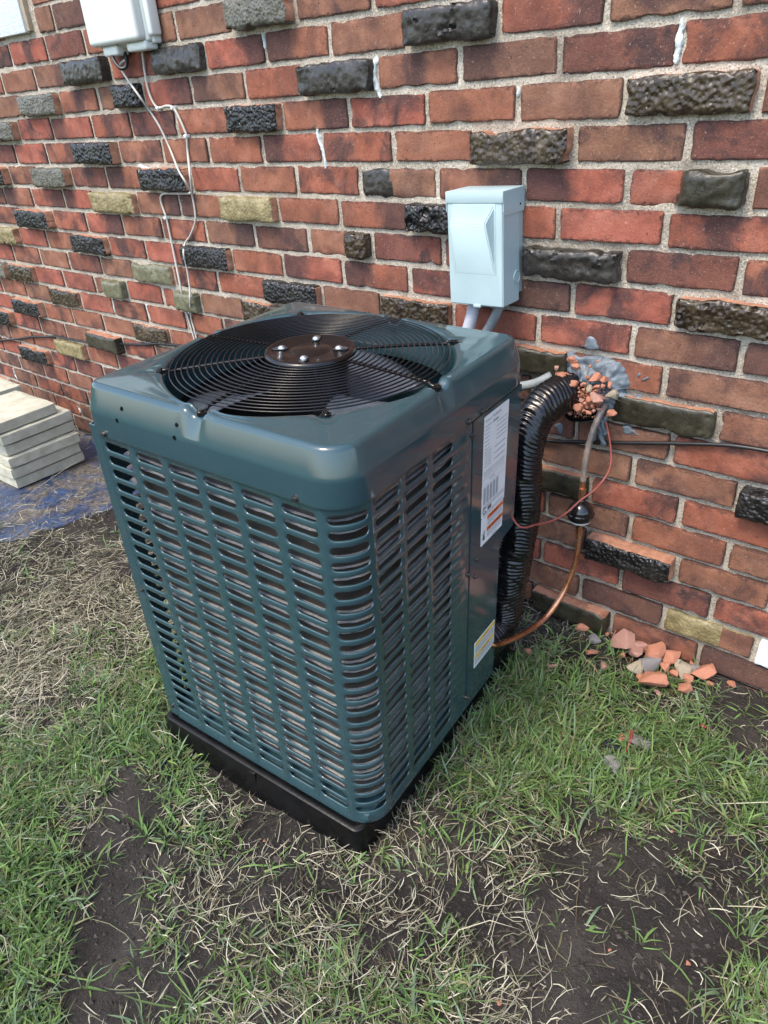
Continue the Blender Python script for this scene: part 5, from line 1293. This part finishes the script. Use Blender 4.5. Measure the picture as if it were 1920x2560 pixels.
def blades(N, kind, seed):
    r = np.random.default_rng(seed)
    x = r.uniform(-2.2, 1.6, N); y = r.uniform(-1.6, -0.01, N)
    pp = project(np.stack([x, y, np.zeros(N)], -1)); px, py = pp[:, 0], np.where(pp[:, 2] > 0.05, pp[:, 1], 2560)
    d = dens(GREEN if kind == 'g' else DRY, px, py)
    cl = fbm(x * 7.5, y * 7.5, 3.3 if kind == 'g' else 6.1, 4)
    cl2 = fbm(x * 26, y * 26, 9.3 if kind == 'g' else 2.1, 3)
    d = 0.85 * sstep(0.36, 1.0, d + 0.40 * cl + 0.32 * cl2) + 0.05 * d if kind == 'g' else 0.60 * sstep(0.30, 1.05, d + 0.42 * cl + 0.32 * cl2) + 0.12 * d + 0.02
    # worn path of bare soil left of the unit
    if True:
        a, b = np.array([345, 2000.0]), np.array([190, 2520.0]); ab = b - a
        tt = np.clip(((px - a[0]) * ab[0] + (py - a[1]) * ab[1]) / (ab @ ab), 0, 1); dd = np.hypot(px - a[0] - tt * ab[0], py - a[1] - tt * ab[1])
        d = d * (0.22 + 0.78 * sstep(20, 100, dd + 35 * cl2))
    d = d * np.where((px > -150) & (px < 2070) & (py < 2700) & (pp[:, 2] > 0.05), 1.0, 0.22)      # thinner where the photograph does not look
    k = (r.uniform(0, 1, N) < d) & keep_mask(x, y)
    x, y = x[k], y[k]
    tid = np.arange(len(x)); fan = None
    if kind == 'g':                                                       # blades grow in small rooted tufts
        m_ = r.integers(3, 10, len(x)); tid = np.repeat(tid, m_); fan = r.uniform(0, 2 * np.pi, len(tid))
        rr_ = 0.010 * np.sqrt(r.uniform(0, 1, len(tid))); x = x[tid] + rr_ * np.cos(fan); y = y[tid] + rr_ * np.sin(fan)
        kk = keep_mask(x, y); x, y, tid, fan = x[kk], y[kk], tid[kk], fan[kk]
    n = len(x)
    az = r.uniform(0, 2 * np.pi, n) if fan is None else fan + r.normal(0, 0.5, n)
    # neighbouring blades lean the same way
    lean = fbm(x * 5, y * 5, 12.0, 2) * 5.0
    az = np.where(r.uniform(0, 1, n) < (0.25 if kind == 'g' else 0.5), lean + r.normal(0, 0.5, n), az)
    if kind == 'g':
        L = r.gamma(4.5, 0.0066, n) + 0.010; Wd = r.uniform(0.0007, 0.0019, n) * np.where(r.uniform(0, 1, n) < 0.22, 1.7, 1.0)
        el = np.radians(np.clip(r.normal(34, 24, n), 2, 84)); curl = r.normal(-0.9, 0.6, n)
        tt_ = r.uniform(0, 1, tid.max() + 1)[tid][:, None]; t_ = 0.6 * tt_ + 0.4 * r.uniform(0, 1, (n, 1)); br = r.uniform(0.6, 1.25, (n, 1))
        c0 = np.array([0.095, 0.215, 0.052]); c1 = np.array([0.250, 0.380, 0.120]); c2 = np.array([0.200, 0.300, 0.170])
        col = (c0 * (1 - t_) + c1 * t_) * br; q = r.uniform(0, 1, n); col = np.where((q < 0.25)[:, None], c2 * br, col)
        col = np.where((q > 0.88)[:, None], np.array([0.26, 0.25, 0.12]) * br, col)
    else:
        L = (r.gamma(2.6, 0.0100, n) + 0.006) * np.where(r.uniform(0, 1, n) < 0.03, 2.6, 1.0); Wd = r.uniform(0.0004, 0.0010, n)
        el = np.radians(np.clip(r.normal(9, 13, n), -2, 70)); curl = r.normal(-0.35, 0.45, n)
        br = r.uniform(0.5, 1.2, (n, 1)); t_ = r.uniform(0, 1, (n, 1))
        col = (np.array([0.46, 0.40, 0.28]) * (1 - t_) + np.array([0.70, 0.67, 0.52]) * t_) * br
        q = r.uniform(0, 1, n); col = np.where((q < 0.30)[:, None], np.array([0.20, 0.22, 0.12]) * br, col); col = np.where((q > 0.9)[:, None], np.array([0.13, 0.095, 0.06]) * br, col)
    z0 = gz_at(x, y) + np.where(kind == 'g', 0.0, r.uniform(0.0, 0.012, n))
    bend = r.normal(0, 0.55 if kind == 'g' else 0.9, n)                 # sideways curl
    S = 3; cur = np.stack([x, y, z0], -1); A = az.copy(); E = el.copy(); vs = []
    prof = np.array([0.75, 1.0, 0.75, 0.0]) if kind == 'g' else np.array([0.8, 1, 0.9, 0.15])
    tw = r.uniform(-0.8, 0.8, n)
    for k_ in range(S + 1):
        side = np.stack([-np.sin(A) * np.cos(tw), np.cos(A) * np.cos(tw), np.sin(tw)], -1); w = (Wd * prof[k_])[:, None]
        zmin = gz_at(cur[:, 0], cur[:, 1]) + 0.0008
        c_ = cur.copy(); c_[:, 2] = np.maximum(c_[:, 2], zmin)
        upv = np.stack([-np.cos(A) * np.sin(E), -np.sin(A) * np.sin(E), np.cos(E)], -1)
        if k_ < S: vs += [c_ - side * w, c_ - upv * w * 0.55, c_ + side * w]
        else: vs += [c_]
        cur = c_ + np.stack([np.cos(A) * np.cos(E), np.sin(A) * np.cos(E), np.sin(E)], -1) * (L / S)[:, None]
        E = E + curl / S; A = A + bend / S
    V = np.stack(vs, 1); nv = V.shape[1]                                 # 16 verts per blade, V-folded
    fl = []
    for k_ in range(S - 1):
        a = 3 * k_; fl += [(a, a + 1, a + 4), (a, a + 4, a + 3), (a + 1, a + 2, a + 5), (a + 1, a + 5, a + 4)]
    a = 3 * (S - 1); fl += [(a, a + 1, a + 3), (a + 1, a + 2, a + 3)]
    fl = np.array(fl); F = (np.arange(n)[:, None, None] * nv + fl[None]).reshape(-1, 3)
    me = bpy.data.meshes.new('grass'); V = V.reshape(-1, 3)
    me.vertices.add(len(V)); me.vertices.foreach_set('co', V.ravel().astype(np.float32))
    me.loops.add(len(F) * 3); me.loops.foreach_set('vertex_index', F.ravel().astype(np.int32))
    me.polygons.add(len(F)); me.polygons.foreach_set('loop_start', np.arange(0, len(F) * 3, 3, dtype=np.int32)); me.polygons.foreach_set('use_smooth', [True] * len(F))
    me.update(calc_edges=True)
    ca = me.color_attributes.new('tint', 'FLOAT_COLOR', 'POINT'); cc = np.repeat(np.c_[col, np.ones(n)], nv, 0); ca.data.foreach_set('color', cc.ravel().astype(np.float32))
    print('blades', kind, n); return me
def m_grass(name, trans):
    m = mat(name, 0.55, 0.3); t = NT(m); a = t.n('ShaderNodeAttribute', attribute_name='tint')
    t.col(t.mix(t.math('MULTIPLY', t.noise(130, 3, 0.6, t.coord('Object')), 0.5), a.outputs['Color'], (0.05, 0.05, 0.02)))
    out = t.nt.nodes['Material Output']; tr_ = t.n('ShaderNodeBsdfTranslucent'); t.l(a.outputs['Color'], tr_.inputs[0]); mx = t.n('ShaderNodeMixShader'); mx.inputs[0].default_value = trans
    t.l(t.b.outputs[0], mx.inputs[1]); t.l(tr_.outputs[0], mx.inputs[2]); t.l(mx.outputs[0], out.inputs['Surface']); return m
tag(link('green_grass', blades(58000, 'g', 21), None, m_grass('green_blade', 0.3)), 'short green lawn grass growing in patches round the air conditioner', 'grass', kind='stuff')
tag(link('dry_grass', blades(250000, 'd', 22), None, m_grass('dry_blade', 0.2)), 'pale dry grass clippings strewn over the soil', 'dry grass', kind='stuff')
# ---- soil crumbs
r = np.random.default_rng(8); n = 26000; x = r.uniform(-2.0, 1.7, n); y = r.uniform(-1.7, -0.01, n); k = keep_mask(x, y); x, y = x[k], y[k]; n = len(x)
s = r.gamma(2.0, 0.0010, n) + 0.0008; z = gz_at(x, y) + s * 0.3
oct_ = np.array([[1, 0, 0], [-1, 0, 0], [0, 1, 0], [0, -1, 0], [0, 0, 0.8], [0, 0, -0.8]], float)
Vv = oct_[None] * s[:, None, None] * r.uniform(0.6, 1.3, (n, 6, 1)) + np.stack([x, y, z], -1)[:, None]
fo_ = np.array([(0, 2, 4), (2, 1, 4), (1, 3, 4), (3, 0, 4), (2, 0, 5), (1, 2, 5), (3, 1, 5), (0, 3, 5)])
tag(link('soil_crumbs', pmesh('soil_crumbs', Vv.reshape(-1, 3), (np.arange(n)[:, None, None] * 6 + fo_[None]).reshape(-1, 3)), None, m_mottled('soil_crumb', (0.016, 0.0135, 0.012), (0.085, 0.073, 0.062), 40, 0.95, 200, 0.4)), 'small dark soil crumbs scattered on the bare ground', 'soil', kind='stuff')
